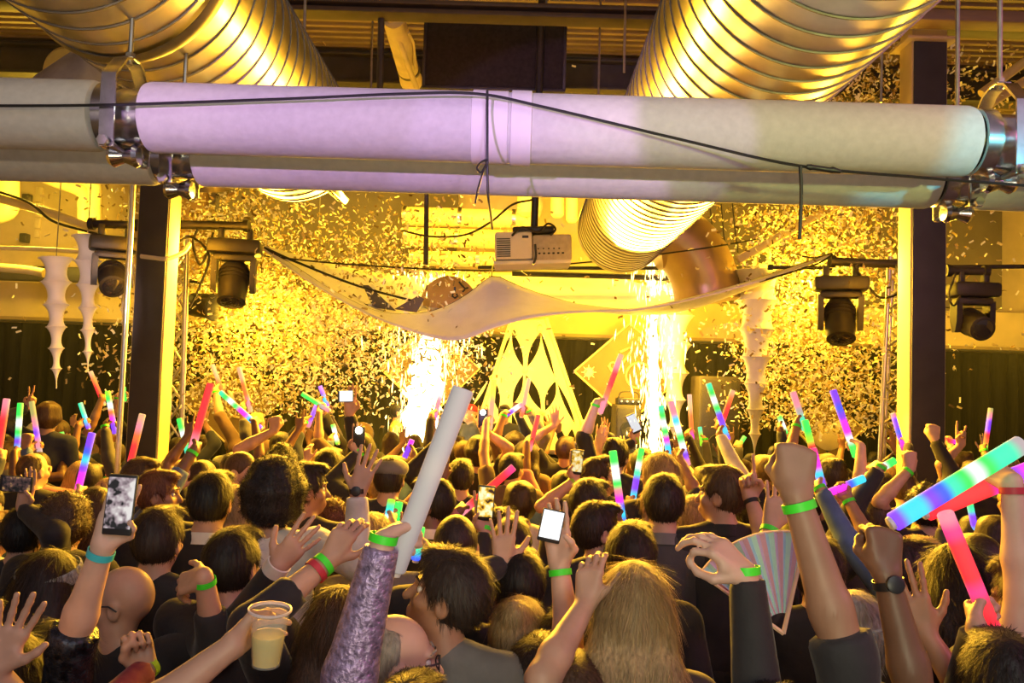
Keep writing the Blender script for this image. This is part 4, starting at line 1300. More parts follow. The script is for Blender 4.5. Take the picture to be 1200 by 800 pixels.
    fl.cone(Hq(-0.016, 0.088, -0.074), Hq(0.016, 0.088, -0.074), 0.009 * hs, 0.009 * hs, 0.008)
    # arms and hands
    rmin = hh * 0.92 if lod else 0.0086
    asc = build ** 0.5
    for side, S, el, W, f, t, n, pose, raised in arms:
        fl.cone(S, el, 0.050 * asc, 0.039 * asc, 0.03)
        mid = el.lerp(W, 0.3)
        fl.cone(el, mid, 0.039 * asc, 0.041 * asc, 0.02)
        fl.cone(mid, W, 0.041 * asc, 0.0265 * asc, 0.02)
        for a, b, ra, rb, k in hand_prims(W, f, t, n, pose, (0.92 if fem else 1.0) * asc, rmin):
            fl.cone(a, b, ra, rb, max(k, hh * 0.6))
    body = fl.build('body', SKIN[skin], root, None)
    # ---- clothing
    cm = CLOTH[top]
    hcl = (0.014, 0.019, 0.026)[lod]
    fs = Field((lo[0], lo[1], zz(0.84)), (hi[0], hi[1], hi[2]), (hcl,) * 3, [])
    g = 0.016
    fs.ell((0, 0, zz(1.26)), (0.160 * bw + g, 0.108 * build + g, 0.22 + g), 0.05)
    fs.ell((0, 0.005, zz(1.05)), (0.137 * bw + 0.03, 0.095 * build + 0.03, 0.19), 0.07)
    fs.ell((0, -0.005, zz(0.93)), (0.165 * build + 0.012, 0.125, 0.12), 0.06, clip=[((0, 0, -1), 0.07)])
    fs.cone((-sw + 0.03, -0.005, zz(1.415)), (sw - 0.03, -0.005, zz(1.415)), 0.058 + g, 0.058 + g, 0.05)
    for s in (-1, 1):
        fs.cone((s * 0.045, -0.015, zz(1.478)), (s * (sw - 0.02), -0.01, zz(1.435)), 0.044 + g, 0.045 + g, 0.04)
    cuts = {'long': 0.97, 'three': 0.55, 'rolled': 0.12}
    for side, S, el, W, f, t, n, pose, raised in arms:
        if sleeve == 'none':
            continue
        if sleeve == 'short':
            fs.cone(S, S.lerp(el, 0.62), 0.050 * asc + g, 0.045 * asc + g + 0.004, 0.035, clip_b=True)
        else:
            fs.cone(S, el, 0.050 * asc + g, 0.042 * asc + g, 0.035)
            e2 = el.lerp(W, cuts[sleeve])
            r2 = 0.041 + (0.0265 - 0.041) * max(0, (cuts[sleeve] - 0.3) / 0.7)
            fs.cone(el, e2, 0.042 * asc + g, r2 * asc + 0.013, 0.02, clip_b=True)
            if sleeve == 'rolled':
                fs.cone(el.lerp(W, 0.05), el.lerp(W, 0.15), 0.062 * asc, 0.060 * asc, 0.01, clip_a=True, clip_b=True)
    sh = fs.build({'long': 'jacket', 'three': 'shirt', 'rolled': 'shirt', 'short': 't_shirt', 'none': 'sleeveless_top'}[sleeve], cm, root, None)
    ft = Field((-0.26, -0.2, 0.02), (0.26, 0.22, zz(0.98)), (0.03, 0.03, 0.04), [])
    ft.ell((0, -0.01, zz(0.91)), (0.178 * build, 0.128, 0.13), 0.04, clip=[((0, 0, 1), 0.06)])
    for s in (-1, 1):
        hip, kn, an = V((s * 0.09, 0, zz(0.89))), V((s * 0.10, 0.015, 0.48 + dz * 0.5)), V((s * 0.105, -0.02, 0.07))
        ft.cone(hip, kn, 0.10, 0.075, 0.03)
        ft.cone(kn, an, 0.075, 0.062, 0.02, clip_b=True)
    ft.build('trousers', CLOTH[trousers], root, None)
    # ---- hair
    if hair != 'bald':
        vol = {'short': 0.013, 'buzz': 0.005, 'afro': 0.05, 'long': 0.016, 'bun': 0.013, 'wavy': 0.024, 'curly': 0.03, 'side': 0.018, 'pony': 0.012, 'balding': 0.006}[hair]
        rs = [0.077 + vol, 0.096 + vol, 0.097 + vol * 1.15]
        big = 0.35 if hair in ('long', 'wavy', 'pony') else 0.13
        c = Hq(0, -0.012, 0.022)
        lo2 = c - V((0.22, 0.25, 0.13 + big))
        hi2 = c + V((0.22, 0.22, 0.2))
        fh = Field(lo2, hi2, ((0.0065, 0.009, 0.0135)[lod],) * 3, [])
        rr = random.Random(len(ALLP) * 13 + 5)
        p1, p2 = rr.uniform(0, 6), rr.uniform(0, 6)
        amp = {'afro': 0.006, 'curly': 0.006, 'wavy': 0.004, 'buzz': 0.0}.get(hair, 0.0016)
        fq = {'afro': 70, 'curly': 62, 'wavy': 40}.get(hair, 55)
        def nz(p):
            if hair in ('afro', 'curly', 'wavy'):
                return amp * (np.sin(p[0] * fq + p1) * np.sin(p[1] * fq + p2) + np.sin(p[2] * fq * 0.9 + p1)) * 0.7
            a = np.arctan2(p[0], p[1] + 0.03)
            return amp * (np.sin(a * 23 + p1 + p[2] * 18) + 0.6 * np.sin(a * 41 + p2)) * 0.6
        front = {'afro': 0.082, 'curly': 0.080, 'wavy': 0.078, 'buzz': 0.070, 'side': 0.082, 'balding': -0.01}.get(hair, 0.074)
        low = {'short': -0.045, 'buzz': -0.05, 'side': -0.045, 'balding': -0.05, 'bun': -0.06, 'pony': -0.06}.get(hair, -0.075)
        # hairline: a plane across the brow and one from brow to nape
        clip = [((0, 0.80, -0.60), 0.052 if hair != 'balding' else 0.0), ((0, 0.999, 0.0), front + 0.02), ((0, -0.25, -0.97), -low + 0.06)]
        fh.ell(c, tuple(r * hs for r in rs), 0.012, Rm, clip=[(n_, o_ * hs) for n_, o_ in clip], noise=nz)
        if hair == 'balding':
            fh.ell(Hq(0, 0.0, 0.10), sc3(0.055, 0.06, 0.04), 0.01, Rm, op='sub')
        if hair in ('short', 'side', 'balding', 'buzz'):
            for s in (-1, 1):
                fh.ell(Hq(s * 0.088, 0.004, -0.018), sc3(0.022, 0.030, 0.036), 0.008, Rm, op='sub')
        if hair in ('short', 'side'):
            fh.ell(Hq(0.015, 0.055, 0.102), sc3(0.058, 0.045, 0.026), 0.02, Rm, noise=nz)
        if hair in ('long', 'wavy'):
            dr = V((0, -0.02, 0))
            for s, w in ((-1, 0.05), (0, 0.06), (1, 0.05)):
                a = Hq(s * 0.055, -0.05, 0.0)
                m1 = V((c.x + s * 0.075, -0.085, zz(1.52)))
                m2 = V((c.x + s * 0.085, -0.13, zz(1.33)))
                fh.cone(a, m1, w, 0.05, 0.03)
                fh.cone(m1, m2, 0.05, 0.03, 0.03)
            if hair == 'wavy':
                for k in range(9):
                    q = V((c.x + (k - 4) * 0.025, -0.10 + 0.02 * math.sin(k * 2.1), zz(1.50)))
                    fh.cone(q, q + V((0.02 * math.sin(k), -0.05, -0.18)), 0.03, 0.015, 0.01)
            else:
                for k in range(9):
                    q = Hq((k - 4) * 0.020, -0.075 + 0.002 * (k - 4) ** 2, 0.03)
                    m1 = V((c.x + (k - 4) * 0.023, -0.128 + 0.0022 * (k - 4) ** 2, zz(1.50)))
                    fh.cone(q, m1, 0.017, 0.017, 0.008)
                    fh.cone(m1, m1 + V(((k - 4) * 0.006, -0.03, -0.24 - 0.02 * math.sin(k * 3.7))), 0.017, 0.008, 0.008)
        if hair == 'bun':
            fh.ell(Hq(0, -0.075, 0.095), sc3(0.045, 0.045, 0.042), 0.012, Rm, noise=nz)
        if hair == 'pony':
            a = Hq(0, -0.105, 0.05)
            m1 = a + V((0, -0.07, -0.03))
            fh.cone(a, m1, 0.026, 0.03, 0.01)
            fh.cone(m1, m1 + V((0.01, -0.02, -0.24)), 0.032, 0.010, 0.012)
        V_, Q_ = fh.mesh()
        ns = (4600, 1700, 0)[lod] * (2 if hair in ('long', 'wavy') else 1) if hair != 'buzz' else 0
        if ns and len(Q_):
            V_, Q_ = add_strands(V_, Q_, ns, np.array(c), hair, lod, hs)
        np_mesh('hair', V_, Q_, HAIR[hc], root)
    if beard:
        fb = Field(hc_ - V((0.15, 0.15, 0.16)), hc_ + V((0.15, 0.16, 0.08)), ((0.0065, 0.009, 0.0135)[lod],) * 3, [])
        fb.ell(Hq(0, 0.030, -0.055), sc3(0.064, 0.072, 0.076), 0.02, Rm, clip=[((0, 0, 1), 0.012), ((0, -0.8, 0.6), 0.02)])
        fb.ell(Hq(0, 0.09, -0.066), sc3(0.016, 0.03, 0.006), 0.006, Rm, op='sub')
        fb.build('beard', HAIR[beard], root, None)
    toW = Matrix.Translation(root.location) @ Matrix.Rotation(yaw, 4, 'Z')
    def part(mb_, name, m, parent=root):
        o = mb_.build(name, m, None)
        o.parent = parent
        return o
    if lod < 2 and (abs(math.degrees(hyaw)) > 50):
        e = MB()
        for s in (-1, 1):
            e.lathe([(-0.011 * hs, 0.004 * hs), (-0.006 * hs, 0.0105 * hs), (0.002 * hs, 0.0115 * hs), (0.008 * hs, 0.007 * hs), (0.010 * hs, 0.001)], Hq(s * 0.034, 0.072, 0.006), Rh @ V((0, 1, 0)), 14)
        eo = part(e, 'eyes', M_EYE)
        e = MB()
        for s in (-1, 1):
            e.lathe([(0.0, 0.006 * hs), (0.002 * hs, 0.005 * hs)], Hq(s * 0.034, 0.0795, 0.006), Rh @ V((0, 1, 0)), 12)
        part(e, 'irises', M_IRIS, eo)
        e = MB()
        for s in (-1, 1):
            e.tube([Hq(s * 0.016, 0.096, 0.030), Hq(s * 0.034, 0.092, 0.036), Hq(s * 0.052, 0.078, 0.030)], [0.003, 0.004, 0.002], 6)
        part(e, 'eyebrows', HAIR['dark' if hc in ('bald',) else hc])
    if glasses:
        e = MB()
        for s in (-1, 1):
            pts = [Hq(s * (0.034 + 0.024 * math.cos(a * PI / 8)), 0.104 - 0.006 * abs(math.cos(a * PI / 8)), 0.004 + 0.019 * math.sin(a * PI / 8)) for a in range(17)]
            e.tube(pts, 0.0022, 6)
            e.tube([Hq(s * 0.058, 0.100, 0.012), Hq(s * 0.078, 0.08, 0.014), Hq(s * 0.092, 0.0, 0.010), Hq(s * 0.090, -0.025, -0.01)], 0.0026, 6)
        e.tube([Hq(-0.010, 0.105, 0.008), Hq(0, 0.108, 0.012), Hq(0.010, 0.105, 0.008)], 0.002, 6)
        part(e, 'eyeglasses', M_BLACK)
    if collar:
        e = MB()
        pts = [V((0.068 * math.sin(a), -0.012 + 0.066 * math.cos(a), zz(1.492) - 0.012 * math.cos(a))) for a in [PI * 2 * k / 24 + 0.25 for k in range(23)]]
        vs, fs_ = [], []
        for i, p in enumerate(pts):
            o_ = V((p.x, p.y + 0.012, 0)).normalized()
            vs += [p + V((0, 0, -0.02)) + o_ * 0.012, p + V((0, 0, 0.026)) - o_ * 0.004, p + V((0, 0, 0.022)) - o_ * 0.008, p + V((0, 0, -0.02)) + o_ * 0.006]
        for i in range(len(pts) - 1):
            for k in range(4):
                fs_.append((i * 4 + k, i * 4 + (k + 1) % 4, i * 4 + 4 + (k + 1) % 4, i * 4 + 4 + k))
        e.add(vs, fs_)
        part(e, 'shirt_collar', CLOTH[collar])
    for side, S, el, W, f, t, n, pose, raised in arms:
        key = 'R' if side > 0 else 'L'
        if band and key in band:
            for j, bcol in enumerate(band[key].split('+')):
                u = 0.93 - 0.1 * j if sleeve != 'long' else 1.04
                c = el + (W - el) * u
                d = (W - el).normalized()
                rr_ = (0.0265 + (0.0145) * max(0, (1 - u) / 0.7)) * asc + 0.0035
                o = part(MB().lathe([(-0.009, rr_), (-0.009, rr_ + 0.002), (0.009, rr_ + 0.002), (0.009, rr_), (-0.009, rr_)], c, d, 22, caps=False), 'watch' if bcol == 'black' else 'wristband', M_BAND[bcol])
                if bcol == 'black':
                    part(MB().lathe([(0, 0.019), (0.008, 0.019), (0.010, 0.015)], c - n * (rr_), -n, 16), 'watch_case', M_BLACK, o)
        if cuff and key in cuff:
            c = el.lerp(W, 0.97)
            d = (W - el).normalized()
            part(MB().lathe([(-0.01, 0.041), (0.028, 0.040), (0.030, 0.036), (0.0, 0.034)], c, d, 22, caps=False), 'shirt_cuff', CLOTH[cuff[key]])
    if hat:
        if hat == 'cap':
            e = Field(hc_ - V((0.16, 0.2, 0.05)), hc_ + V((0.16, 0.26, 0.18)), (0.010,) * 3, [])
            e.ell(Hq(0, -0.012, 0.03), sc3(0.092, 0.110, 0.108), 0.01, Rm, clip=[((0, 0.1, -0.99), -0.02)])
            e.ell(Hq(0, 0.115, 0.058), sc3(0.07, 0.08, 0.012), 0.012, Rm)
            e.build('cap', CLOTH['black'], root, None)
        elif hat == 'bandana':
            e = Field(hc_ - V((0.16, 0.2, 0.05)), hc_ + V((0.16, 0.22, 0.18)), (0.010,) * 3, [])
            e.ell(Hq(0, -0.012, 0.03), sc3(0.094, 0.112, 0.104), 0.01, Rm, clip=[((0, 0.25, -0.97), -0.015)])
            e.cone(Hq(-0.02, 0.1, 0.07), Hq(-0.07, 0.115, 0.10), 0.02, 0.028, 0.01)
            e.build('red_bandana', mat('red_bandana_cloth', (0.62, 0.02, 0.03), 0.8), root, None)
        elif hat == 'headband':
            c0 = Hq(0, -0.01, 0.055)
            d = (Rh @ V((0, -0.30, 1.0))).normalized()
            e = MB().lathe([(-0.024, 0.102 * hs), (-0.02, 0.108 * hs), (0.02, 0.104 * hs), (0.024, 0.098 * hs)], c0, d, 36, caps=False)
            part(e, 'headband', mat('pale_knit_headband', (0.34, 0.36, 0.33), 0.9, noise=0.4, scale=50, bump=0.8))
        elif hat == 'clip':
            part(MB().box(Hq(-0.06, -0.02, 0.125), (0.05, 0.02, 0.014), None, 0.004), 'hair_clip', mat('pale_cyan_clip', (0.4, 0.8, 0.85), 0.3))
        elif hat == 'flatcap':
            e = Field(hc_ - V((0.16, 0.2, 0.05)), hc_ + V((0.16, 0.22, 0.18)), (0.011,) * 3, [])
            e.ell(Hq(0, 0.0, 0.06), sc3(0.105, 0.125, 0.065), 0.01, Rm)
            e.build('cap', CLOTH['grey'], root, None)
    wc = toW @ hc_
    ALLP.append((root.name, wc, label))
    return root, arms, toW
# ------------------------------------------------------------------ light sticks
LC = {'R': (1.0, 0.015, 0.03), 'O': (1.0, 0.16, 0.03), 'Y': (1.0, 0.75, 0.05), 'L': (0.35, 1.0, 0.03), 'G': (0.02, 1.0, 0.10), 'T': (0.02, 0.85, 0.45), 'C': (0.02, 0.70, 1.0), 'B': (0.03, 0.10, 1.0),
      'V': (0.22, 0.04, 1.0), 'M': (1.0, 0.02, 0.75), 'P': (0.95, 0.24, 0.32), 'W': (1.0, 1.0, 1.0), 'N': (0.42, 0.36, 0.36), 'K': (1.0, 0.03, 0.22), 'F': (0.75, 0.38, 0.2), 'S': (0.40, 0.36, 0.10), 'H': (0.20, 0.22, 0.30)}  # N and H are unlit foam, its paleness put in as glow
STICKS = {}
def stick(key, x0, y0, x1, y1, cols, label, Y=None, dY=0.0, strength=1.2, r=0.021, length=0.43, grip=0.06):
    """A foam light stick from its top pixel to its bottom pixel; cols runs from top to bottom."""
    Lp = math.hypot(x1 - x0, y1 - y0)
    if Y is None:
        Y = max(2.0, min(10.0, length * 1000.0 / Lp))
    top, bot = Vector(at(x0, y0, Y + dY)), Vector(at(x1, y1, Y))
    d = (top - bot)
    L = d.length
    d.normalize()
    a, b, _ = frame_of(d)
    rot = Matrix((a, b, d)).transposed().to_4x4()
    m = bpy.data.materials.new('foam_stick_glow')
    m.use_nodes = True
    nt = m.node_tree
    bs = nt.nodes['Principled BSDF']
    bs.inputs['Base Color'].default_value = (0.62, 0.6, 0.6, 1) if strength < 0.5 else (0.10, 0.095, 0.095, 1)
    bs.inputs['Roughness'].default_value = 0.8
    tc = nt.nodes.new('ShaderNodeTexCoord')
    sx = nt.nodes.new('ShaderNodeSeparateXYZ')
    mr = nt.nodes.new('ShaderNodeMapRange')
    mr.inputs[1].default_value = 0.0
    mr.inputs[2].default_value = L
    cr = nt.nodes.new('ShaderNodeValToRGB')
    cr.color_ramp.interpolation = 'EASE'
    n = len(cols)
    els = cr.color_ramp.elements
    while len(els) < n:
        els.new(0.5)
    for i, ch in enumerate(reversed(cols)):
        els[i].position = 0.03 + 0.94 * (i / (n - 1) if n > 1 else 0.5)
        els[i].color = (*LC[ch], 1)
    nt.links.new(tc.outputs['Object'], sx.inputs[0])
    nt.links.new(sx.outputs[2], mr.inputs[0])
    nt.links.new(mr.outputs[0], cr.inputs[0])
    nt.links.new(cr.outputs[0], bs.inputs['Emission Color'])
    bs.inputs['Emission Strength'].default_value = strength
    if strength < 0.5:
        m.cycles.emission_sampling = 'NONE'
    o = MB().lathe([(0, r - 0.003), (0.003, r), (L - 0.004, r), (L, r - 0.003), (L - 0.002, r * 0.6), (L - 0.008, 0.003)], (0, 0, 0), (0, 0, 1), 20).build('light_stick', m, None, 50)
    o.matrix_world = Matrix.Translation(bot) @ rot
    tag(o, label, 'light stick', 'foam light sticks waved by the crowd')
    pl = MB().lathe([(-0.012, r * 0.55), (-0.010, r * 0.7), (0.004, r * 0.75)], (0, 0, 0), (0, 0, 1), 14).build('battery_plug', M_PJ, None)
    pl.parent = o
    STICKS[key] = (bot + d * min(grip, L * 0.4), d, label, o.name)
    return o

stick('s1', 8, 467, -4, 545, 'PRRK', 'red light stick cut by the left edge of the photo')
stick('s2', 24, 472, 19, 540, 'GGWGVCV', 'green, violet and cyan light stick second from the left edge')
stick('s3', 37, 470, 47, 532, 'SSPVPN', 'pale white-and-violet light stick third from the left edge')
stick('s4', 72, 506, 77, 540, 'GWLK', 'short green-to-pink light stick below the longer white fabric spike', Y=7.5)
stick('s5', 94, 472, 104, 502, 'TTCV', 'teal and blue light stick leaning left below the fabric spikes', Y=8.0)
stick('s6', 106, 435, 122, 474, 'FORRF', 'orange-red light stick just below the second white fabric spike', Y=8.2)
stick('s7', 126, 458, 135, 508, 'LGWOMVV', 'green, white and violet light stick beside the foot of the silver pole', Y=6.9)
stick('s8', 145, 453, 146, 470, 'GG', 'tiny green light stick between the silver pole and the left column', Y=9.0)
stick('s9', 108, 507, 88, 588, 'VVBCVMMOL', 'long violet, blue and magenta light stick in front of the bearded crowd on the left')
stick('s10', 167, 485, 148, 562, 'FPORRPN', 'red light stick with pale ends in front of the left column')
stick('s11', 130, 527, 126, 568, 'LLYRR', 'green-over-red light stick above the large phone', Y=6.8)
stick('s12', 85, 519, 83, 540, 'SLL', 'small lime light stick right of the violet-and-white one', Y=8.0)
stick('s13', 247, 449, 222, 536, 'RRRRPP', 'bright red light stick beside the left truss tower')
stick('s14', 249, 427, 262, 462, 'FFOO', 'orange-tipped light stick crossing above the bright red one', Y=8.3)
stick('s15', 280, 430, 294, 482, 'FFOOPF', 'tan-and-orange light stick right of the swirl board at the left of the stage', Y=7.6)
stick('s16', 258, 459, 306, 502, 'TGWGMMCBV', 'light stick slanting green to magenta to violet over raised arms on the left')
stick('s17', 210, 490, 224, 545, 'GGWGTCV', 'green-and-white light stick at the foot of the left truss tower', Y=6.4)
stick('s17b', 219, 548, 231, 574, 'VBCV', 'short blue-violet light stick low beside a raised hand', Y=6.5)
stick('s18', 354, 461, 386, 481, 'GGGNP', 'green light stick lying almost flat left of the fountain', Y=7.4)
stick('s19', 375, 452, 384, 476, 'VVCV', 'short violet light stick behind the flat green one', Y=8.3)
stick('s20', 371, 474, 361, 500, 'VVP', 'short lilac light stick below the flat green one', Y=8.0)
stick('s21', 390, 497, 396, 520, 'GWWL', 'short green-white light stick left of the phone flash', Y=7.8)
stick('s22', 728, 415, 703, 484, 'FPRROPP', 'coral-red light stick raised in front of the swirl diamond board', Y=6.0)
stick('s23', 543, 455, 462, 668, 'HHHNHHHH', 'large unlit pale light stick raised at the centre front', Y=1.95, strength=0.32, r=0.0255, length=0.44)  # unlit foam; faint bluish glow stands in for ambient light on it
stick('s24', 602, 547, 532, 608, 'KRRRRPN', 'red light stick slanting over heads at the centre')
stick('s25', 718, 528, 731, 622, 'GGWWGPMBCBV', 'long green, white, magenta and blue light stick right of centre')
stick('s26', 752, 525, 739, 600, 'GGWTVVCBV', 'green-to-violet light stick beside the long multicoloured one')
stick('s27', 774, 475, 786, 545, 'TGWGMCCV', 'green and magenta light stick below the right spark fountain')
stick('s28', 786, 470, 806, 545, 'PPCWGWVP', 'white-cyan light stick leaning left under the bright fabric spike')
stick('s29', 830, 449, 853, 515, 'TGWGVVCV', 'green-white-violet light stick in front of the tall stage speaker')
stick('s30', 859, 457, 842, 508, 'FORRPM', 'orange-red light stick crossing the green-white-violet one by the speaker', Y=6.6)
stick('s31', 808, 462, 811, 515, 'PFOOM', 'thin orange light stick left of the tall stage speaker', Y=8.0)
stick('s32', 820, 500, 823, 522, 'TLL', 'tiny green light stick under the tall stage speaker', Y=8.8)
stick('s33', 873, 511, 862, 528, 'GGN', 'short green light stick at the foot of the tall white spike', Y=8.4)
stick('s34', 929, 459, 944, 504, 'PPNTT', 'pale pink light stick held above the big bare forearm', Y=5.6)
stick('s35', 943, 492, 957, 545, 'GGLRKW', 'green-to-red light stick just right of the big bare forearm', Y=5.2)
stick('s36', 952, 525, 967, 584, 'KMMCVVV', 'magenta and violet light stick in the hand right of the big forearm', Y=4.4)
stick('s37', 976, 457, 1003, 535, 'VVBVMMWGG', 'violet-magenta-green light stick leaning in front of the right confetti')
stick('s38', 913, 487, 921, 508, 'GWG', 'small green light stick behind the big raised hand', Y=7.0)
stick('s39', 1046, 484, 1059, 527, 'PVVBVMK', 'violet light stick in front of the right truss tower', Y=7.2)
stick('s40', 1102, 513, 1121, 518, 'RRM', 'short red-magenta light stick held flat right of the right column', Y=8.0, length=0.3)
stick('s41', 1161, 478, 1153, 534, 'SPVVROLS', 'violet, red and lime light stick standing alone at the far right')
stick('s42', 1013, 560, 972, 577, 'CCBMMM', 'blue-and-magenta light stick held flat at the right, in front of the dark sleeve', Y=4.6)
stick('s43', 1049, 539, 1016, 558, 'GGWWTG', 'green-white light stick slanting up in front of the right truss', Y=4.7)
stick('s44', 1198, 520, 1046, 612, 'NTTGWGTBVCCV', 'large blue-to-green light stick sweeping up at the right edge', Y=2.3, r=0.026)
stick('s45', 1222, 545, 1085, 600, 'MMVMRRRRR', 'large red-magenta light stick crossing under the blue-green one', Y=2.42, r=0.026)
stick('s46', 1132, 568, 1147, 642, 'YWGTVVCBB', 'white, cyan and blue light stick below the large crossing sticks')
stick('s47', 1107, 600, 1168, 748, 'PKRRRKRRK', 'long red-pink light stick leaning down to the lower right', Y=2.2)
stick('s48', 1105, 598, 1114, 622, 'LYOR', 'yellow-lime light stick tip behind the red-pink one', Y=4.5)
stick('s49', 1189, 582, 1203, 608, 'GGGT', 'green light stick at the right edge below the sweeping ones', Y=4.5)
stick('s50', 459, 585, 452, 622, 'LTCWCT', 'teal glowing light stick left of the large unlit one', Y=4.6)
stick('s51', 468, 588, 463, 618, 'GGGG', 'bright green light stick tucked behind the large unlit one', Y=4.7)
stick('s52', 493, 617, 487, 656, 'GGTB', 'green light stick right of the hand gripping the large unlit one', Y=3.9)
stick('s53', 631, 486, 620, 528, 'RRRP', 'red light stick beside the DJ table at the centre', Y=7.0)
stick('s54', 483, 515, 474, 536, 'MVV', 'purple light stick tip below the left spark fountain', Y=6.5)
stick('s55', 520, 447, 508, 494, 'WWPPM', 'white-hot light stick right beside the left spark fountain', Y=7.6)
stick('s56', 620, 443, 611, 488, 'FFFPO', 'tan light stick in front of the triangular board', Y=7.8)
stick('s57', 612, 473, 586, 491, 'PWVVP', 'white-violet light stick held flat in front of the DJ', Y=7.4)
stick('s58', 579, 445, 574, 503, 'YYFFF', 'yellowish light stick standing upright left of the DJ', Y=6.8)

# ------------------------------------------------------------------ phones
def phone(c, tilt, label, screen, strength, w=0.074, h=0.150, pitch=0.0, yaw=0.0, land=False):
    """A phone held up, its screen towards the room."""
    rot = Matrix.Rotation(yaw, 3, 'Z') @ Matrix.Rotation(pitch, 3, 'X') @ Matrix.Rotation(tilt + (PI / 2 if land else 0), 3, 'Y')
    c = Vector(c)
    t = thing('phone', c, label, 'phone', None)
    MB().box(c, (w, 0.009, h), rot, 0.004).build('phone_case', M_BLACK, t)
    m = bpy.data.materials.new('phone_screen')
    m.use_nodes = True
    nt = m.node_tree
    b = nt.nodes['Principled BSDF']
    b.inputs['Base Color'].default_value = (0.01, 0.01, 0.01, 1)
    b.inputs['Roughness'].default_value = 0.1
    if screen == 'white':
        b.inputs['Emission Color'].default_value = (0.95, 0.97, 1.0, 1)
    else:
        tc = nt.nodes.new('ShaderNodeTexCoord')
        nz = nt.nodes.new('ShaderNodeTexNoise')
        nz.inputs['Scale'].default_value = 38
        cr = nt.nodes.new('ShaderNodeValToRGB')
        stops = {'stage': [(0.35, (0.05, 0.02, 0.01)), (0.48, (0.9, 0.5, 0.03)), (0.62, (1.0, 0.9, 0.5))], 'grey': [(0.38, (0.02, 0.02, 0.02)), (0.47, (0.45, 0.35, 0.38)), (0.6, (0.95, 0.9, 0.86))], 'dark': [(0.4, (0.01, 0.01, 0.01)), (0.6, (0.12, 0.06, 0.05)), (0.75, (0.7, 0.4, 0.1))]}[screen]
        els = cr.color_ramp.elements
        while len(els) < 3:
            els.new(0.5)
        for i, (p, cc) in enumerate(stops):
            els[i].position = p
            els[i].color = (*cc, 1)
        nt.links.new(tc.outputs['Object'], nz.inputs['Vector'])
        nt.links.new(nz.outputs[0], cr.inputs[0])
        nt.links.new(cr.outputs[0], b.inputs['Emission Color'])
    b.inputs['Emission Strength'].default_value = strength
    MB().box(c + rot @ Vector((0, -0.0046, 0.004)), (w * 0.90, 0.002, h * 0.84), rot, 0.0005).build('screen', m, t)
    MB().lathe([(0, 0.006), (0.003, 0.005)], c + rot @ Vector((w * 0.22, 0.0045, h * 0.36)), rot @ Vector((0, 1, 0)), 12).build('camera_lens', M_LENS, t)
    return c

ph_big = phone(at(141, 591, 2.15), 0.03, 'large phone filming the stage, held by a hand with a painted nail on the left', 'grey', 0.85, pitch=-0.1)
ph_land = phone(at(19, 567, 3.9), 0.05, 'phone held sideways near the left edge, over a brown-haired head', 'dark', 1.0, land=True)
ph_gold = phone(at(569, 589, 3.7), 0.06, 'phone whose screen shows the golden stage, at the centre', 'stage', 1.2)
ph_white = phone(at(646, 616, 2.5), 0.18, 'phone with a blank white screen in front of the dark sleeve', 'white', 1.35, h=0.095, w=0.066)
ph_mid = phone(at(676, 541, 5.2), 0.08, 'small phone with a pale screen right of the centre aisle of heads', 'stage', 0.9)
ph_left = phone(at(405, 464, 5.4), -0.05, 'phone held sideways with a bright white screen left of the fountain', 'white', 1.2, land=True, h=0.10)
ph_right = phone(at(743, 496, 6.4), -0.45, 'phone with a pale screen tilted left of the right fountain', 'white', 0.8)
def flash_phone(px, py, Y, label):
    c = at(px, py, Y)
    t = thing('phone', c, label, 'phone')
    MB().box(c + Vector((0, 0.0, -0.05)), (0.072, 0.009, 0.145), None, 0.004).build('phone_case', M_BLACK, t)
    MB().lathe([(0, 0.020), (0.006, 0.022), (0.010, 0.015), (0.012, 0.004)], c + Vector((0, -0.006, 0)), (0, -1, 0), 14).build('flash_light', glow('phone_flash', (1.0, 0.92, 0.62), 14), t)
    return c
fl_a = flash_phone(421, 504, 5.2, 'phone with a star-bright flash in the dark raised hand on the left')
fl_b = flash_phone(566, 483, 6.8, 'phone with a star-bright flash in front of the DJ table')

# ------------------------------------------------------------------ cup and folding fan
cc = Vector(at(314, 747, 1.95))
t = thing('plastic_cup', cc, 'clear plastic cup half full of beer held at the lower left', 'cup')
M_CUP = mat('clear_plastic', (0.9, 0.9, 0.9), 0.12)
M_CUP.node_tree.nodes['Principled BSDF'].inputs['Alpha'].default_value = 0.13
cax = Vector((0.06, -0.1, 1)).normalized()
MB().lathe([(-0.062, 0.0), (-0.062, 0.031), (0.060, 0.044), (0.062, 0.047), (0.066, 0.047), (0.066, 0.044), (0.058, 0.0425), (-0.059, 0.030), (-0.059, 0.0)], cc, cax, 36, caps=False).build('cup_wall', M_CUP, t)
M_BEER = mat('pale_beer', (0.72, 0.60, 0.10), 0.1)
M_BEER.node_tree.nodes['Principled BSDF'].inputs['Alpha'].default_value = 0.6
MB().lathe([(-0.058, 0.029), (-0.02, 0.0335), (0.005, 0.0358), (0.008, 0.034), (0.008, 0.001)], cc, cax, 32).build('beer', M_BEER, t)
MB().lathe([(0.060, 0.045), (0.063, 0.0485), (0.067, 0.0485), (0.068, 0.045)], cc, cax, 36, caps=False).build('rim', mat('pink_lit_rim', (0.75, 0.6, 0.58), 0.3), t)

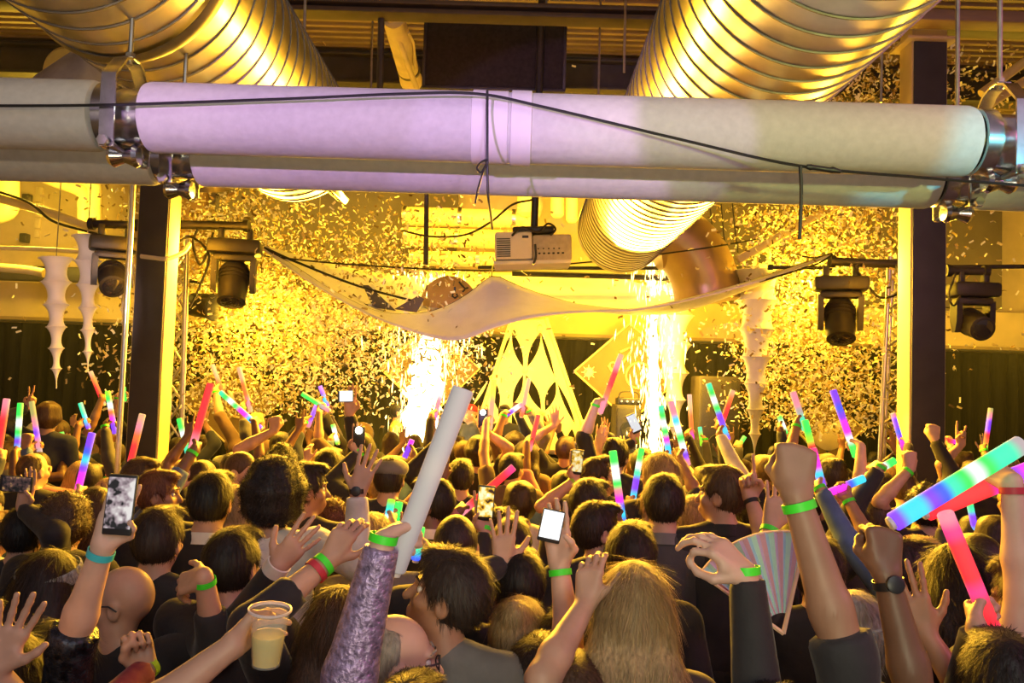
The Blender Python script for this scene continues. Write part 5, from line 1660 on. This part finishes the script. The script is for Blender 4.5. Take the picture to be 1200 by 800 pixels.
ap = Vector(at(918, 742, 2.15))
t = thing('folding_fan', ap, 'pastel striped folding fan behind the big raised forearm', 'fan')
fcol = [mat('fan_pink', (0.62, 0.36, 0.46), 0.7), mat('fan_blue', (0.36, 0.58, 0.74), 0.7), mat('fan_mint', (0.48, 0.72, 0.66), 0.7), mat('fan_lilac', (0.52, 0.44, 0.66), 0.7)]
a0, a1, rF = math.radians(146), math.radians(78), 0.25
NP = 26
sets = [MB() for _ in fcol]
for k in range(NP):
    t0, t1 = a0 + (a1 - a0) * k / NP, a0 + (a1 - a0) * (k + 1) / NP
    P = []
    for tt, yy in ((t0, 0.0 if k % 2 else 0.012), (t1, 0.012 if k % 2 else 0.0)):
        for r_ in (0.05, rF):
            P.append(ap + Vector((r_ * math.cos(tt), yy * r_ / rF, r_ * math.sin(tt))))
    Q = [p + Vector((0, 0.0015, 0)) for p in P]
    sets[k % 4].add(P + Q, [(0, 1, 3, 2), (4, 6, 7, 5), (0, 4, 5, 1), (2, 3, 7, 6), (1, 5, 7, 3), (0, 2, 6, 4)])
for s_, m_ in zip(sets, fcol):
    s_.build('pleats', m_, t, 10)
M_RIB = mat('pale_wood_rib', (0.75, 0.55, 0.38), 0.6)
MB().tube([ap, ap + Vector((rF * 1.02 * math.cos(a0), -0.004, rF * 1.02 * math.sin(a0)))], [0.006, 0.004], 6).build('guard_rib', M_RIB, t)
MB().tube([ap, ap + Vector((rF * 1.02 * math.cos(a1), -0.004, rF * 1.02 * math.sin(a1)))], [0.006, 0.004], 6).build('guard_rib', M_RIB, t)
MB().tube([ap + Vector((rF * math.cos(a0 + (a1 - a0) * k / 20), 0.005, rF * math.sin(a0 + (a1 - a0) * k / 20))) for k in range(21)], 0.003, 6).build('paper_edge', M_RIB, t)

# ------------------------------------------------------------------ people one can pick out
def hp(px, py, hpx=None, Y=None):
    return at(px, py, Y if Y else 235.0 / hpx)
def S(key, pose='grip', pull=None):
    g = STICKS[key]
    return (g[0], pose, g[1], None, pull)
R_ = math.radians
UPV = (0, 0.05, 1)
def PP(label, px, py, Y, **k):
    k.setdefault('yaw', R_(RND.uniform(-12, 12)))
    hy = k.pop('face', None)
    k['hyaw'] = R_(hy) if hy is not None else k['yaw']
    return person(label, at(px, py, Y), **k)

PP('bald man in spectacles turned left, with one white-cuffed arm raised', 143, 706, 2.9, face=88, hpitch=R_(-8), hair='bald', skin='light', glasses=True, cuff={'R': 'white'}, R=(at(345, 640, 2.72), 'open', (0.62, 0.1, 0.8), (-0.1, 1, 0.0), (0.4, 0, -0.9)))
PP('person with dark hair and a pale knit headband at the lower left', 58, 690, 2.95, hair='long', hc='dark', hat='headband', fem=True)
PP('woman in a black sequin top with long dark hair, holding up the large phone', 10, 800, 2.3, hair='long', hc='black', top='sequin', sleeve='rolled', fem=True, skin='fair', band={'R': 'cyan'}, R=(ph_big + Vector((-0.012, 0, -0.03)), 'phone', (0.25, 0.15, 1), (0.45, -0.9, 0), (-0.6, 0, -1)))
PP('person with long dark hair in a black top with cyan spangles at the lower left', 66, 782, 2.5, hair='long', hc='black', top='sequin', fem=True)
PP('person at the very left edge with an open palm raised', -52, 760, 2.3, hair='short', skin='light', R=(at(12, 742, 2.0), 'open', (0.35, 0.1, 0.95), (0.2, -1, 0), None), sleeve='rolled')
PP('dark-haired person in a dark top directly behind the raised large phone', 185, 634, 3.25, hair='short', hc='dark', top='black')
PP('person in a maroon sleeve with a lime wristband, fist at the bald man', 252, 880, 2.25, hair='short', hc='dark', top='red', L=(at(160, 750, 2.4), 'fist', (-0.45, 0.2, 0.9), (0.5, -0.8, 0), (0.2, -0.5, -1)), band={'L': 'lime'})
PP('dark-haired man in a black jacket with a white collar', 247, 588, 3.6, hair='short', hc='black', collar='white', build=1.05)
PP('dark-haired person with a hand on the shoulder ahead, green wristband', 271, 663, 2.95, hair='short', hc='black', L=(at(215, 684, 2.7), 'relaxed', (-0.8, 0.3, -0.35), (0.2, 0.7, -0.6), (0.6, -0.4, -0.6)), sleeve='three', band={'L': 'green'}, build=1.05)
PP('man with thick curly black hair and a white shirt, arm raised to the right', 322, 584, 3.45, hair='afro', hc='black', top='white', R=(at(427, 553, 3.25), 'open', (0.25, 0.1, 0.95), (0, 1, 0), (0.3, -0.3, -0.9)), band={'R': 'black'})
PP('tan-skinned man in profile to the right behind the curly-haired man', 357, 574, 4.0, face=-62, skin='tan', hair='short', hc='black')
PP('man with cropped hair looking right, standing beyond the raised arms', 283, 553, 5.2, face=-105, hair='buzz', hc='brown', skin='light', top='grey')
PP('woman with long straight blonde hair behind the white-collared man', 276, 598, 4.5, hair='long', hc='blonde', fem=True, top='brown')
PP('woman with long brown hair and several wristbands, one hand up', 398, 742, 2.45, hair='long', hc='brown', fem=True, sleeve='three', L=(at(404, 624, 2.4), 'relaxed', (0.45, 0.15, 0.85), (0.2, 1, 0), (-0.5, -0.2, -0.9)), band={'L': 'green+red'})
PP('dark-haired man with a side profile tilted back, grey t-shirt', 522, 698, 2.45, face=84, hpitch=R_(14), hair='side', hc='dark', skin='tan', top='grey', sleeve='short', build=1.05)
PP('grey-haired man in black spectacles and a dark suit at the bottom centre', 464, 776, 2.2, face=-75, hair='balding', hc='grey', skin='fair', glasses=True, collar='white')
PP('person in a lilac glitter sleeve gripping the large unlit stick', 478, 862, 1.95, hair='short', hc='dark', top='glitter', L=S('s23', pull=(-0.3, -0.5, -1)), band={'L': 'green'}, skin='fair')
PP('bare-armed person holding the plastic cup at the lower left', 330, 905, 1.75, hair='short', hc='dark', sleeve='short', L=(cc, 'cup', (0.05, -0.1, 1), None, (-0.5, -0.5, -1)), skin='light')
PP('man with a close-cropped fade seen from behind at the centre', 534, 642, 3.2, hair='buzz', hc='dark', skin='light', build=1.05)
PP('bearded man in a suit and white collar facing left', 506, 590, 4.3, face=75, hair='short', hc='black', skin='brown', collar='white', beard='black')
PP('man with short dark hair and dark shoulders right of the cropped fade', 608, 688, 2.95, hair='short', hc='black', L=(at(590, 632, 2.9), 'open', UPV, (0, 1, 0), None))
PP('blonde woman with hair pinned up at the bottom centre', 607, 748, 2.7, hair='bun', hc='blonde', fem=True, top='black')
PP('dark-haired person lifting the white-screened phone', 664, 766, 2.6, hair='short', hc='black', R=(ph_white + Vector((0.012, 0, -0.035)), 'phone', (-0.1, 0.15, 1), (-0.3, -0.95, 0), (0.1, -0.3, -1)), sleeve='short', band={'R': 'green'}, skin='fair')
PP('brown-haired head with a pale cyan clip at the bottom edge', 668, 832, 2.2, hair='short', hc='brown', hat='clip', fem=True)
PP('dark head with a rim of light at the bottom edge left of the cyan clip', 628, 800, 2.45, hair='short', hc='dark')
PP('woman with long loose blonde hair seen from behind, bottom centre', 742, 718, 2.35, hair='long', hc='blonde', fem=True, sleeve='short', top='charcoal', hs=1.04, L=(at(691, 668, 2.3), 'relaxed', (0.1, 0.2, 1), (0.3, 1, 0), (-0.4, -0.3, -1)))
PP('man with short brown hair seen from behind beside the blonde woman', 739, 654, 3.1, hair='short', hc='dark', build=1.0)
PP('man in profile to the right under the long multicoloured stick', 700, 622, 3.8, face=-65, hair='short', hc='dark', skin='light')
PP('man with swept dark hair behind the profile under the stick', 690, 590, 4.6, face=-40, hair='side', hc='dark')
PP('man with his chin raised, looking right, beside the pale phone screen', 702, 559, 5.4, face=-80, hpitch=R_(18), hair='short', hc='dark', skin='light', L=(ph_mid + Vector((0.0, 0, -0.03)), 'phone', (0, 0.1, 1), (0.3, -0.9, 0), None), band={'L': 'lime'}, sleeve='short')
PP('woman with wavy blonde hair glancing left near the right fountain', 772, 558, 5.0, face=40, hair='wavy', hc='blonde', fem=True)
PP('man in a grey-green collar seen from behind, right of centre', 777, 590, 3.75, hair='short', hc='dark', top='charcoal', collar='grey')
PP('man with short fair hair and a watch, pointing a finger up', 846, 580, 3.75, face=58, hair='short', hc='brown', skin='light', top='black', sleeve='rolled', R=(at(876, 560, 3.6), 'point', (-0.15, 0.05, 1), (0, -1, 0), (0.3, -0.2, -1)), band={'R': 'black'}, collar='black')
PP('person behind the big forearm with a pink-lit palm and green wristband', 958, 672, 3.1, hair='short', hc='dark', skin='light', L=(at(910, 588, 3.0), 'open', (0.22, 0.05, 1), (0.25, 1, 0), (-0.3, -0.2, -1)), sleeve='short', band={'L': 'green'})
PP('tall person in rolled black sleeves raising a big bare forearm', 898, 884, 1.8, hair='short', hc='black', skin='tan', sleeve='rolled', build=1.1, R=(at(930, 515, 1.8), 'fist', (0.05, 0.15, 1), (0.2, 1, 0), (0.5, -0.3, -0.8)), band={'R': 'green'})
PP('person in a long black sleeve with a pinched hand and green wristband', 778, 912, 1.95, hair='short', hc='black', skin='fair', R=(at(842, 642, 1.95), 'pinch', (-0.7, 0.1, 0.65), (-0.1, 0.5, -0.85), (0.4, -0.3, -1)), band={'R': 'green'})
PP('woman with grey-blonde hair pinned up and a beaded band', 1002, 748, 2.4, hair='bun', hc='grey', fem=True, hat='headband', face=-25)
PP('brown-skinned person raising a fist with a black watch', 985, 905, 1.9, skin='brown', hair='short', hc='black', sleeve='short', top='white', R=(at(1036, 626, 1.9), 'fist', (0.0, 0.15, 1), (0, 1, 0), (0.6, -0.2, -0.8)), band={'R': 'black'})
PP('man in profile to the right beneath the crossing sticks', 1062, 672, 3.3, face=-68, hair='short', hc='dark', skin='tan')
PP('woman with long dark hair behind the red-pink stick', 1120, 688, 2.75, hair='long', hc='black', fem=True, hs=1.03)
PP('orange-rimmed dark-haired person holding the red-pink stick, right edge', 1206, 708, 2.5, hair='short', hc='brown', face=50, L=S('s47', pull=(-0.3, -0.2, -1)), skin='light')
PP('dark head at the bottom right corner with a pink-lit arm stretched left', 1172, 808, 2.05, hair='short', hc='black', skin='tan', L=(at(1072, 705, 2.35), 'open', (-0.3, 0.1, 0.95), (0.4, 0.9, 0), (0.6, -0.3, -0.8)), sleeve='short', hs=1.02)
PP('person at the right edge with a red wristband waving the large sticks', 1245, 760, 2.35, hair='short', hc='dark', skin='fair', sleeve='short', L=(STICKS['s45'][0].lerp(STICKS['s44'][0], 0.0) + (STICKS['s45'][1] * 0.16), 'grip', STICKS['s45'][1], None, (0.4, -0.3, -0.8)), band={'L': 'red'})
PP('person in a black sleeve with a green wristband holding the flat blue stick', 1003, 622, 4.7, hair='short', hc='dark', L=S('s43'), R=None, band={'L': 'green'})
PP('person in front of the right column lifting a green-banded arm', 1085, 596, 5.0, hair='curly', hc='dark', L=(at(1066, 532, 4.9), 'fist', UPV, (0, 1, 0), None), sleeve='short', band={'L': 'green'})
PP('brown-haired person near the left edge beside the sideways phone', 78, 614, 3.95, hair='curly', hc='brown')
PP('person holding the sideways phone at the left edge', 28, 626, 4.0, hair='short', hc='black', R=(ph_land + Vector((0.03, 0, -0.03)), 'phone', (0.1, 0.1, 1), (-0.2, -1, 0), None))
PP('balding man in the crowd close to the left edge', 40, 552, 5.6, hair='balding', hc='brown', skin='light', face=-20)
PP('person with spiky brown hair under the left fabric spikes', 58, 479, 7.4, hair='curly', hc='brown', L=(at(38, 466, 7.3), 'two', (0.1, 0.1, 1), (0, -1, 0), None), skin='light', top='navy')
PP('purple-lit man in profile to the right in front of the left column', 166, 563, 4.9, face=-85, hair='short', hc='brown', skin='light', top='navy')
PP('man in profile wearing a red scarf collar near the left column', 187, 580, 4.4, face=-75, hair='short', hc='auburn', skin='tan', collar='red')
PP('dark-sleeved person thrusting up the phone with the bright flash', 456, 561, 4.9, hair='short', hc='dark', hat='flatcap', L=(fl_a + Vector((0, -0.01, -0.06)), 'phone', UPV, (0.2, -1, 0), None), R=None, band={'L': 'green'})
PP('dark-jacketed person holding the sideways phone with a white screen', 385, 548, 5.6, hair='short', hc='black', R=(ph_left + Vector((0.03, 0, -0.03)), 'phone', UPV, (0.2, -1, 0), None))
PP('short-haired person filming with the phone that shows the golden stage', 600, 640, 3.9, hair='short', hc='dark', L=(ph_gold + Vector((0.0, 0, -0.045)), 'phone', (-0.15, 0.1, 1), (0.3, -0.9, 0), (-0.2, -0.2, -1)), band={'L': 'green'})
PP('person lifting the phone with the pale tilted screen', 752, 545, 6.5, hair='short', hc='black', L=(ph_right + Vector((0.02, 0, -0.05)), 'phone', UPV, (0.2, -1, 0), None), band={'L': 'lime'})
PP('person lighting the DJ table with a phone flash', 560, 532, 6.9, hair='curly', hc='dark', R=(fl_b + Vector((0, -0.01, -0.06)), 'phone', UPV, (-0.2, -1, 0), None), sleeve='short', skin='light')
PP('person with an open palm raised in front of the triangular board', 662, 528, 7.6, hair='short', hc='brown', L=(at(650, 487, 7.6), 'open', UPV, (0, 1, 0), None), sleeve='short', skin='light')
PP('person making a hand sign near the lone stick at the far right', 1140, 560, 6.5, hair='short', hc='dark', L=(at(1126, 508, 6.5), 'horns', UPV, (0, -1, 0), None), sleeve='short', skin='light')
PP('dark-armed person reaching up just right of the left fountain', 540, 560, 5.8, hair='short', hc='dark', L=(at(515, 505, 5.7), 'open', (0.15, 0.1, 1), (0, 1, 0), None), band={'L': 'green'})
PP('person waving a bare arm below the left truss tower', 236, 562, 5.3, hair='buzz', hc='dark', L=(at(214, 556, 5.2), 'relaxed', (0.3, 0.2, 1), (0.2, 1, 0), None), sleeve='short', skin='fair')
PP('person with crossed bare forearms raised near the big left sticks', 330, 545, 5.9, hair='curly', hc='black', L=(at(322, 490, 5.9), 'fist', UPV, (0, 1, 0), None), sleeve='short')

# performers on the stage
PP('DJ in a dark cap behind the decks', 592, 463, 11.9, face=178, yaw=R_(178), hat='cap', hair='short', hc='dark', skin='light', top='black', lod=2, group=None)
PP('performer in a red bandana at the left end of the DJ table', 553, 458, 11.6, face=120, yaw=R_(120), hat='bandana', hair='bald', skin='light', top='charcoal', lod=2)
PP('performer in a yellow-green sequin jacket beside the left fountain', 467, 458, 11.4, face=-90, yaw=R_(-90), hair='short', hc='black', skin='tan', top='gold', trousers='black', lod=2)

# ------------------------------------------------------------------ people holding the remaining sticks
def spot_free(x, y, dmin):
    return min([math.hypot(p[1].x - x, p[1].y - y) for p in ALLP] + [9])
HELD = {'s23', 's47', 's44', 's45', 's43'}
HAIRS = ['short', 'short', 'short', 'curly', 'side', 'buzz', 'long', 'wavy', 'pony', 'bun']
HCS = ['black', 'dark', 'dark', 'dark', 'brown', 'brown', 'blonde', 'auburn']
SKS = ['light', 'light', 'fair', 'tan', 'tan', 'brown']
TOPS = ['black', 'black', 'black', 'charcoal', 'navy', 'grey', 'white', 'brown', 'blue', 'pink']
SLV = ['long', 'long', 'rolled', 'short', 'short', 'three']
def blocks(x, y, z):
    """True when a head here would stand in front of someone already placed by hand."""
    px, py = to_px((x, y, z))
    hw = 130.0 / y
    for nme, p, lab in ALLP[:NAMED]:
        if p.y > y + 0.2:
            qx, qy = to_px(p)
            if abs(qx - px) < (hw + 110 / p.y) * 0.8 and abs(qy - py) < (hw + 110 / p.y) * 1.2:
                return True
    return False
NAMED = len(ALLP)
for key, (G, d, lab, nme) in STICKS.items():
    if key in HELD:
        continue
    best = None
    for k in range(60):
        side = RND.choice((1, -1))
        x = G.x - side * RND.uniform(0.06, 0.38)
        y = G.y - RND.uniform(-0.08, 0.36)
        z = 1.62 + RND.uniform(-0.10, 0.12)
        if G.z - z > 0.34:
            z = min(G.z - 0.34, 1.92)
        near = min(min(math.hypot(x + (G.x - x) * q / 6 - cx_, y + (G.y - y) * q / 6 - cy_) for q in range(7)) for cx_, cy_ in ((-3.12, 7.62), (3.53, 7.32)))
        sc = spot_free(x, y, 0.4) - (3.0 if near < 0.36 else 0) - (4.0 if min(math.hypot(x + 3.12, y - 7.62), math.hypot(x - 3.53, y - 7.32)) < 0.74 else 0) - (0.6 if blocks(x, y, z) else 0) - abs(z - 1.62) * 0.3
        if best is None or sc > best[0]:
            best = (sc, side, x, y, z)
    sc, side, x, y, z = best
    h = RND.choice(HAIRS)
    kw = {('R' if side > 0 else 'L'): (G, 'grip', d, None, None)}
    if RND.random() < 0.4:
        kw['band'] = {('R' if side > 0 else 'L'): 'green'}
    person(' '.join(('person holding the ' + lab.replace('light stick', 'stick')).split()[:16]), (x, y, z), yaw=R_(RND.uniform(-15, 15)), hyaw=R_(RND.uniform(-35, 35)), hair=h, hc=RND.choice(HCS), skin=RND.choice(SKS), top=RND.choice(TOPS), sleeve=RND.choice(SLV), fem=h in ('long', 'wavy', 'pony', 'bun'), **kw)

# ------------------------------------------------------------------ the rest of the crowd: a few figures, copied
PROTO = []
poses = [
    dict(), dict(), dict(), dict(), dict(),
    dict(R=('open', (0.22, 0.12, 0.36), (0.1, 0.1, 1))),
    dict(L=('relaxed', (-0.26, 0.15, 0.30), (-0.1, 0.1, 1))),
    dict(R=('fist', (0.20, 0.10, 0.42), (0, 0.1, 1))),
    dict(R=('open', (0.28, 0.16, 0.28), (0.2, 0.1, 1)), L=('open', (-0.28, 0.16, 0.30), (-0.2, 0.1, 1))),
    dict(L=('horns', (-0.22, 0.1, 0.38), (0, 0.05, 1))),
]
hs_ = ['short', 'side', 'curly', 'long', 'pony', 'short', 'wavy', 'buzz', 'short', 'bun']
made = len(ALLP)
def far_spots():
    out = []
    tries = 0
    while tries < 26000 and len(out) < 92:
        tries += 1
        y = 3.4 + 6.9 * (RND.random() ** 0.8)
        x = RND.uniform(-0.66, 0.66) * y
        if abs(x) > 5.6:
            continue
        dm = 0.40
        if min([math.hypot(p[1].x - x, p[1].y - y) for p in ALLP] + [math.hypot(a - x, b - y) for a, b, c in out] + [9]) < dm:
            continue
        if math.hypot(x + 3.12, y - 7.62) < 0.6 or math.hypot(x - 3.53, y - 7.32) < 0.6:
            continue
        z = 1.60 + RND.uniform(-0.10, 0.12)
        if y < 6.5 and blocks(x, y, z):
            continue
        out.append((x, y, z))
    return out
FS = far_spots()
protos = []
for i, po in enumerate(poses):
    x, y, z = FS[i]
    h = hs_[i]
    kw = {}
    for side, k in ((1, 'R'), (-1, 'L')):
        if k in po:
            pose, off, dr = po[k]
            kw[k] = (Vector((x, y, z)) + Vector(off), pose, dr, (0, 1, 0), None)
    r, arms, tw = person('filler', (x, y, z), yaw=0.0, hyaw=R_(RND.uniform(-25, 25)), hair=h, hc=RND.choice(HCS), skin=RND.choice(SKS), top=RND.choice(TOPS), sleeve=SLV[i % 6], fem=h in ('long', 'wavy', 'pony', 'bun'), lod=1 if y < 5.5 else 2, **kw)
    protos.append((r, z, h, 'both arms raised' if len(kw) == 2 else 'one arm raised' if kw else ''))
FILL = []
for i, (x, y, z) in enumerate(FS):
    if i < len(protos):
        r, z0, h, arm = protos[i]
    else:
        src, z0, h, arm = protos[i % len(protos) if i % 3 else RND.randrange(5)]
        r = src.copy()
        COL.objects.link(r)
        r.location = (x, y, 0)
        r.rotation_euler = (0, 0, R_(RND.uniform(-28, 28)))
        s_ = z / z0
        r.scale = (s_, s_, s_)
        for ch in src.children:
            c = ch.copy()
            COL.objects.link(c)
            c.parent = r
            for g_ in ch.children:
                d_ = g_.copy()
                COL.objects.link(d_)
                d_.parent = c
        ALLP.append((r.name, Vector((x, y, z)), 'filler'))
    hc, tp, sk = RND.choice(HCS), RND.choice(TOPS), RND.choice(SKS)
    for c in r.children:
        b_ = c.name.split('.')[0]
        if b_ == 'hair':
            c.material_slots[0].material = HAIR[hc]
        elif b_ == 'body':
            c.material_slots[0].material = SKIN[sk]
        elif b_ != 'trousers':
            c.material_slots[0].material = CLOTH[tp]
    FILL.append([r, x, y, z, h, hc, tp, arm])

# a label of its own for everyone: looks, the landmark above them, and their place in that knot of people
MARKS = [(25, 'the far-left cream pipes'), (85, 'the hanging white spikes'), (180, 'the left column'), (276, 'the left moving light'), (385, 'the left confetti cloud'), (490, 'the left spark fountain'), (555, 'the gold disc'), (625, 'the triangular board'), (720, 'the swirl diamond board'), (785, 'the right spark fountain'), (845, 'the tall stage speaker'), (905, 'the tall white spike'), (985, 'the right moving light'), (1088, 'the right column'), (1160, 'the far right curtain')]
cells = {}
for f_ in FILL:
    px, py = to_px((f_[1], f_[2], f_[3]))
    mk = min(MARKS, key=lambda m: abs(m[0] - px))[1]
    row = 'near stage' if f_[2] > 7.6 else 'mid-crowd' if f_[2] > 5.2 else 'near front'
    cells.setdefault((mk, row), []).append((px, f_))
ORD = ['leftmost', 'second from left', 'third from left', 'fourth from left', 'fifth from left', 'sixth from left', 'seventh from left']
HW = {'short': 'short-haired {} person', 'side': 'swept-haired {} person', 'curly': 'curly-haired {} person', 'long': 'long-haired {} person', 'pony': 'pony-tailed {} person', 'wavy': 'wavy-haired {} person', 'buzz': 'crop-haired {} person', 'bun': 'bun-haired {} person'}
for (mk, row), L_ in cells.items():
    L_.sort(key=lambda q: q[0])
    for i, (px, f_) in enumerate(L_):
        who = HW[f_[4]].format('dark' if f_[5] in ('dark', 'black') else f_[5])
        tail = (' ' + ORD[min(i, 6)] + ' below ' if len(L_) > 1 else ' below ') + mk.replace('the hanging', 'hanging')
        f_[0]['label'] = who + (' arm up' if f_[7] == 'one arm raised' else ' arms up' if f_[7] else '') + ', ' + row + ',' + tail
        f_[0]['category'] = 'person'
        f_[0]['group'] = 'people in the crowd facing the stage'
# ------------------------------------------------------------------ spark fountains
def fountain(base_px, top_px, Y, seed, label, spread, n, core=True, cr=0.13):
    rr = np.random.RandomState(seed)
    b, t_ = Vector(at(base_px[0], base_px[1], Y)), Vector(at(top_px[0], top_px[1], Y))
    t = thing('spark_fountain', (b.x, Y, 0.64), label, 'spark fountain')
    MB().box((b.x, Y, 0.74), (0.26, 0.24, 0.20), None, 0.03).build('fountain_machine', M_BLACK, t)
    H_ = t_ - Vector((b.x, Y, 0.85))
    if core:
        vs, fs = [], []
        N, K = 26, 14
        for i in range(N + 1):
            u = i / N
            c = Vector((b.x, Y, 0.85)) + H_ * u
            w = cr * (0.35 + 0.9 * math.sin(PI * min(1, u * 0.75 + 0.12))) * (1 - u ** 3) + 0.004
            for k in range(K):
                a = 2 * PI * k / K
                q = w * (1 + 0.45 * rr.randn() * 0.5)
                vs.append(c + Vector((q * math.cos(a), q * math.sin(a), rr.randn() * 0.02)))
        for i in range(N):
            for k in range(K):
                fs.append((i * K + k, i * K + (k + 1) % K, (i + 1) * K + (k + 1) % K, (i + 1) * K + k))
        MB().add(vs, fs).build('flame_core', glow('spark_core_glow', (1.0, 0.80, 0.36), 9.0, False), t, 60)
    # thin falling sparks around the core
    V_, Q_ = [], []
    u = rr.rand(n) ** 0.8
    ang = rr.rand(n) * 2 * PI
    rad = np.abs(rr.randn(n)) * spread * (0.45 + 0.9 * u)
    C = np.array([b.x, Y, 0.85])[None] + np.array(H_)[None] * (u * 1.12)[:, None]
    C[:, 0] += rad * np.cos(ang)
    C[:, 1] += rad * np.sin(ang)
    ln = 0.03 + 0.09 * rr.rand(n) ** 2
    wd = 0.005 + 0.008 * rr.rand(n)
    tx = rr.randn(n) * 0.10
    for i in range(n):
        c = C[i]
        d = np.array([tx[i], rr.randn() * 0.1, 1.0]) * ln[i]
        s = len(V_)
        V_ += [c - d, c + [wd[i], 0, 0], c + [0, wd[i], 0], c - [wd[i], 0, 0], c - [0, wd[i], 0], c + d]
        Q_ += [(s, s + 2, s + 1, s + 1), (s, s + 3, s + 2, s + 2), (s, s + 4, s + 3, s + 3), (s, s + 1, s + 4, s + 4), (s + 5, s + 1, s + 2, s + 2), (s + 5, s + 2, s + 3, s + 3), (s + 5, s + 3, s + 4, s + 4), (s + 5, s + 4, s + 1, s + 1)]
    o = MB().add(V_, [q[:3] for q in Q_]).build('sparks', glow('spark_glow', (1.0, 0.72, 0.22), 6.0, False), t, 0)
    o['kind'] = 'stuff'
fountain((486, 530), (508, 352), 11.0, 3, 'left spark fountain pouring white-hot sparks beside the sequin-jacketed performer', 0.26, 1300, True, 0.19)
fountain((768, 530), (766, 300), 11.0, 4, 'right spark fountain of golden streaks in front of the swirl diamond board', 0.22, 1000, True, 0.042)

# ------------------------------------------------------------------ confetti
def confetti(name, blobs, seed, label):
    rr = np.random.RandomState(seed)
    Cs = []
    for (c, s, n) in blobs:
        Cs.append(rr.randn(n, 3) * np.array(s)[None] + np.array(c)[None])
    C = np.concatenate(Cs)
    C = C[(C[:, 2] > 1.9) & (C[:, 2] < 6.45) & (C[:, 1] > 8.3) & (C[:, 1] < 13.9) & (np.abs(C[:, 0]) < 9)]
    n = len(C)
    a = rr.randn(n, 3)
    a /= np.linalg.norm(a, axis=1)[:, None]
    b = rr.randn(n, 3)
    b -= a * (a * b).sum(1)[:, None]
    b /= np.linalg.norm(b, axis=1)[:, None]
    nn = np.cross(a, b)
    L = (0.022 + 0.013 * rr.rand(n))[:, None]
    W = (0.009 + 0.005 * rr.rand(n))[:, None]
    bend = (rr.randn(n) * 0.010)[:, None]
    V = np.stack([C - a * L - b * W, C - a * L + b * W, C + nn * bend + b * W, C + nn * bend - b * W, C + a * L - b * W, C + a * L + b * W], 1).reshape(-1, 3)
    k = np.arange(n)[:, None] * 6
    Q = np.concatenate([k + np.array([[0, 1, 2, 3]]), k + np.array([[3, 2, 5, 4]])])
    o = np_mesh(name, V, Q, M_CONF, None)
    o['label'], o['category'], o['kind'] = label, 'confetti', 'stuff'
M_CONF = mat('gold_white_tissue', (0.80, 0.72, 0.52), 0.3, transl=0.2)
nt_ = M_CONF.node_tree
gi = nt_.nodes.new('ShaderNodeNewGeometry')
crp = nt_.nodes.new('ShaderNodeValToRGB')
for i_, (p_, c_) in enumerate(((0.0, (0.07, 0.035, 0.01)), (0.4, (0.58, 0.42, 0.16)), (0.8, (0.95, 0.93, 0.88)))):  # darkest flakes: their shadow side put into the colour
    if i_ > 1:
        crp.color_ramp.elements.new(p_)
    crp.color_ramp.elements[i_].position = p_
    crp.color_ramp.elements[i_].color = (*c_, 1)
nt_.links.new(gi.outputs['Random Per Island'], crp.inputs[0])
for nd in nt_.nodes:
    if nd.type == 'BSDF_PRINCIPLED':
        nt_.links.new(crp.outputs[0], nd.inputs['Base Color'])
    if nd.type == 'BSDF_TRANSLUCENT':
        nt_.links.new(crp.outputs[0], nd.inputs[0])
A_ = lambda px, py, Y: tuple(at(px, py, Y))
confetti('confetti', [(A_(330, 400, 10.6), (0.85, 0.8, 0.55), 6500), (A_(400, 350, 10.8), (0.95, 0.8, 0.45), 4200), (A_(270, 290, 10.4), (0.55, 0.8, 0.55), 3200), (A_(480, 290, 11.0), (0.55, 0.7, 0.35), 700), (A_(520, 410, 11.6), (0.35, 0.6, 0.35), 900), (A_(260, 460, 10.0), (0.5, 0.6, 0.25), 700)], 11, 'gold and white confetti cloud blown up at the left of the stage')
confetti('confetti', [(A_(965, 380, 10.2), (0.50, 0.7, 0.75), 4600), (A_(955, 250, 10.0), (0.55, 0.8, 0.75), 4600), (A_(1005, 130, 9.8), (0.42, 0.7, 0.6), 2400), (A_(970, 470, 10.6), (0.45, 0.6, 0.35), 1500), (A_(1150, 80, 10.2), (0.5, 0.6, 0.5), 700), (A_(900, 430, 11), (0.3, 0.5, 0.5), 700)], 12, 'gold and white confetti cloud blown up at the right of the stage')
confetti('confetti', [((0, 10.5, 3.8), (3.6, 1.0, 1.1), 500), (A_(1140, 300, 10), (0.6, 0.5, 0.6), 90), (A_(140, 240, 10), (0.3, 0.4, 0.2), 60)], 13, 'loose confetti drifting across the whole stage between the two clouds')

# ------------------------------------------------------------------ stage haze
m = bpy.data.materials.new('stage_haze')
m.use_nodes = True
nt = m.node_tree
nt.nodes.remove(nt.nodes['Principled BSDF'])
vs_ = nt.nodes.new('ShaderNodeVolumeScatter')
vs_.inputs['Color'].default_value = (1, 0.95, 0.85, 1)
vs_.inputs['Density'].default_value = 0.0055
vs_.inputs['Anisotropy'].default_value = 0.2
nt.links.new(vs_.outputs[0], nt.nodes['Material Output'].inputs['Volume'])
o = MB().box((0, 11.35, 3.45), (15, 5.0, 5.6), None, 0.2).build('haze', m, None, 0)
o['label'], o['category'], o['kind'] = 'thin golden haze hanging over the stage', 'haze', 'stuff'
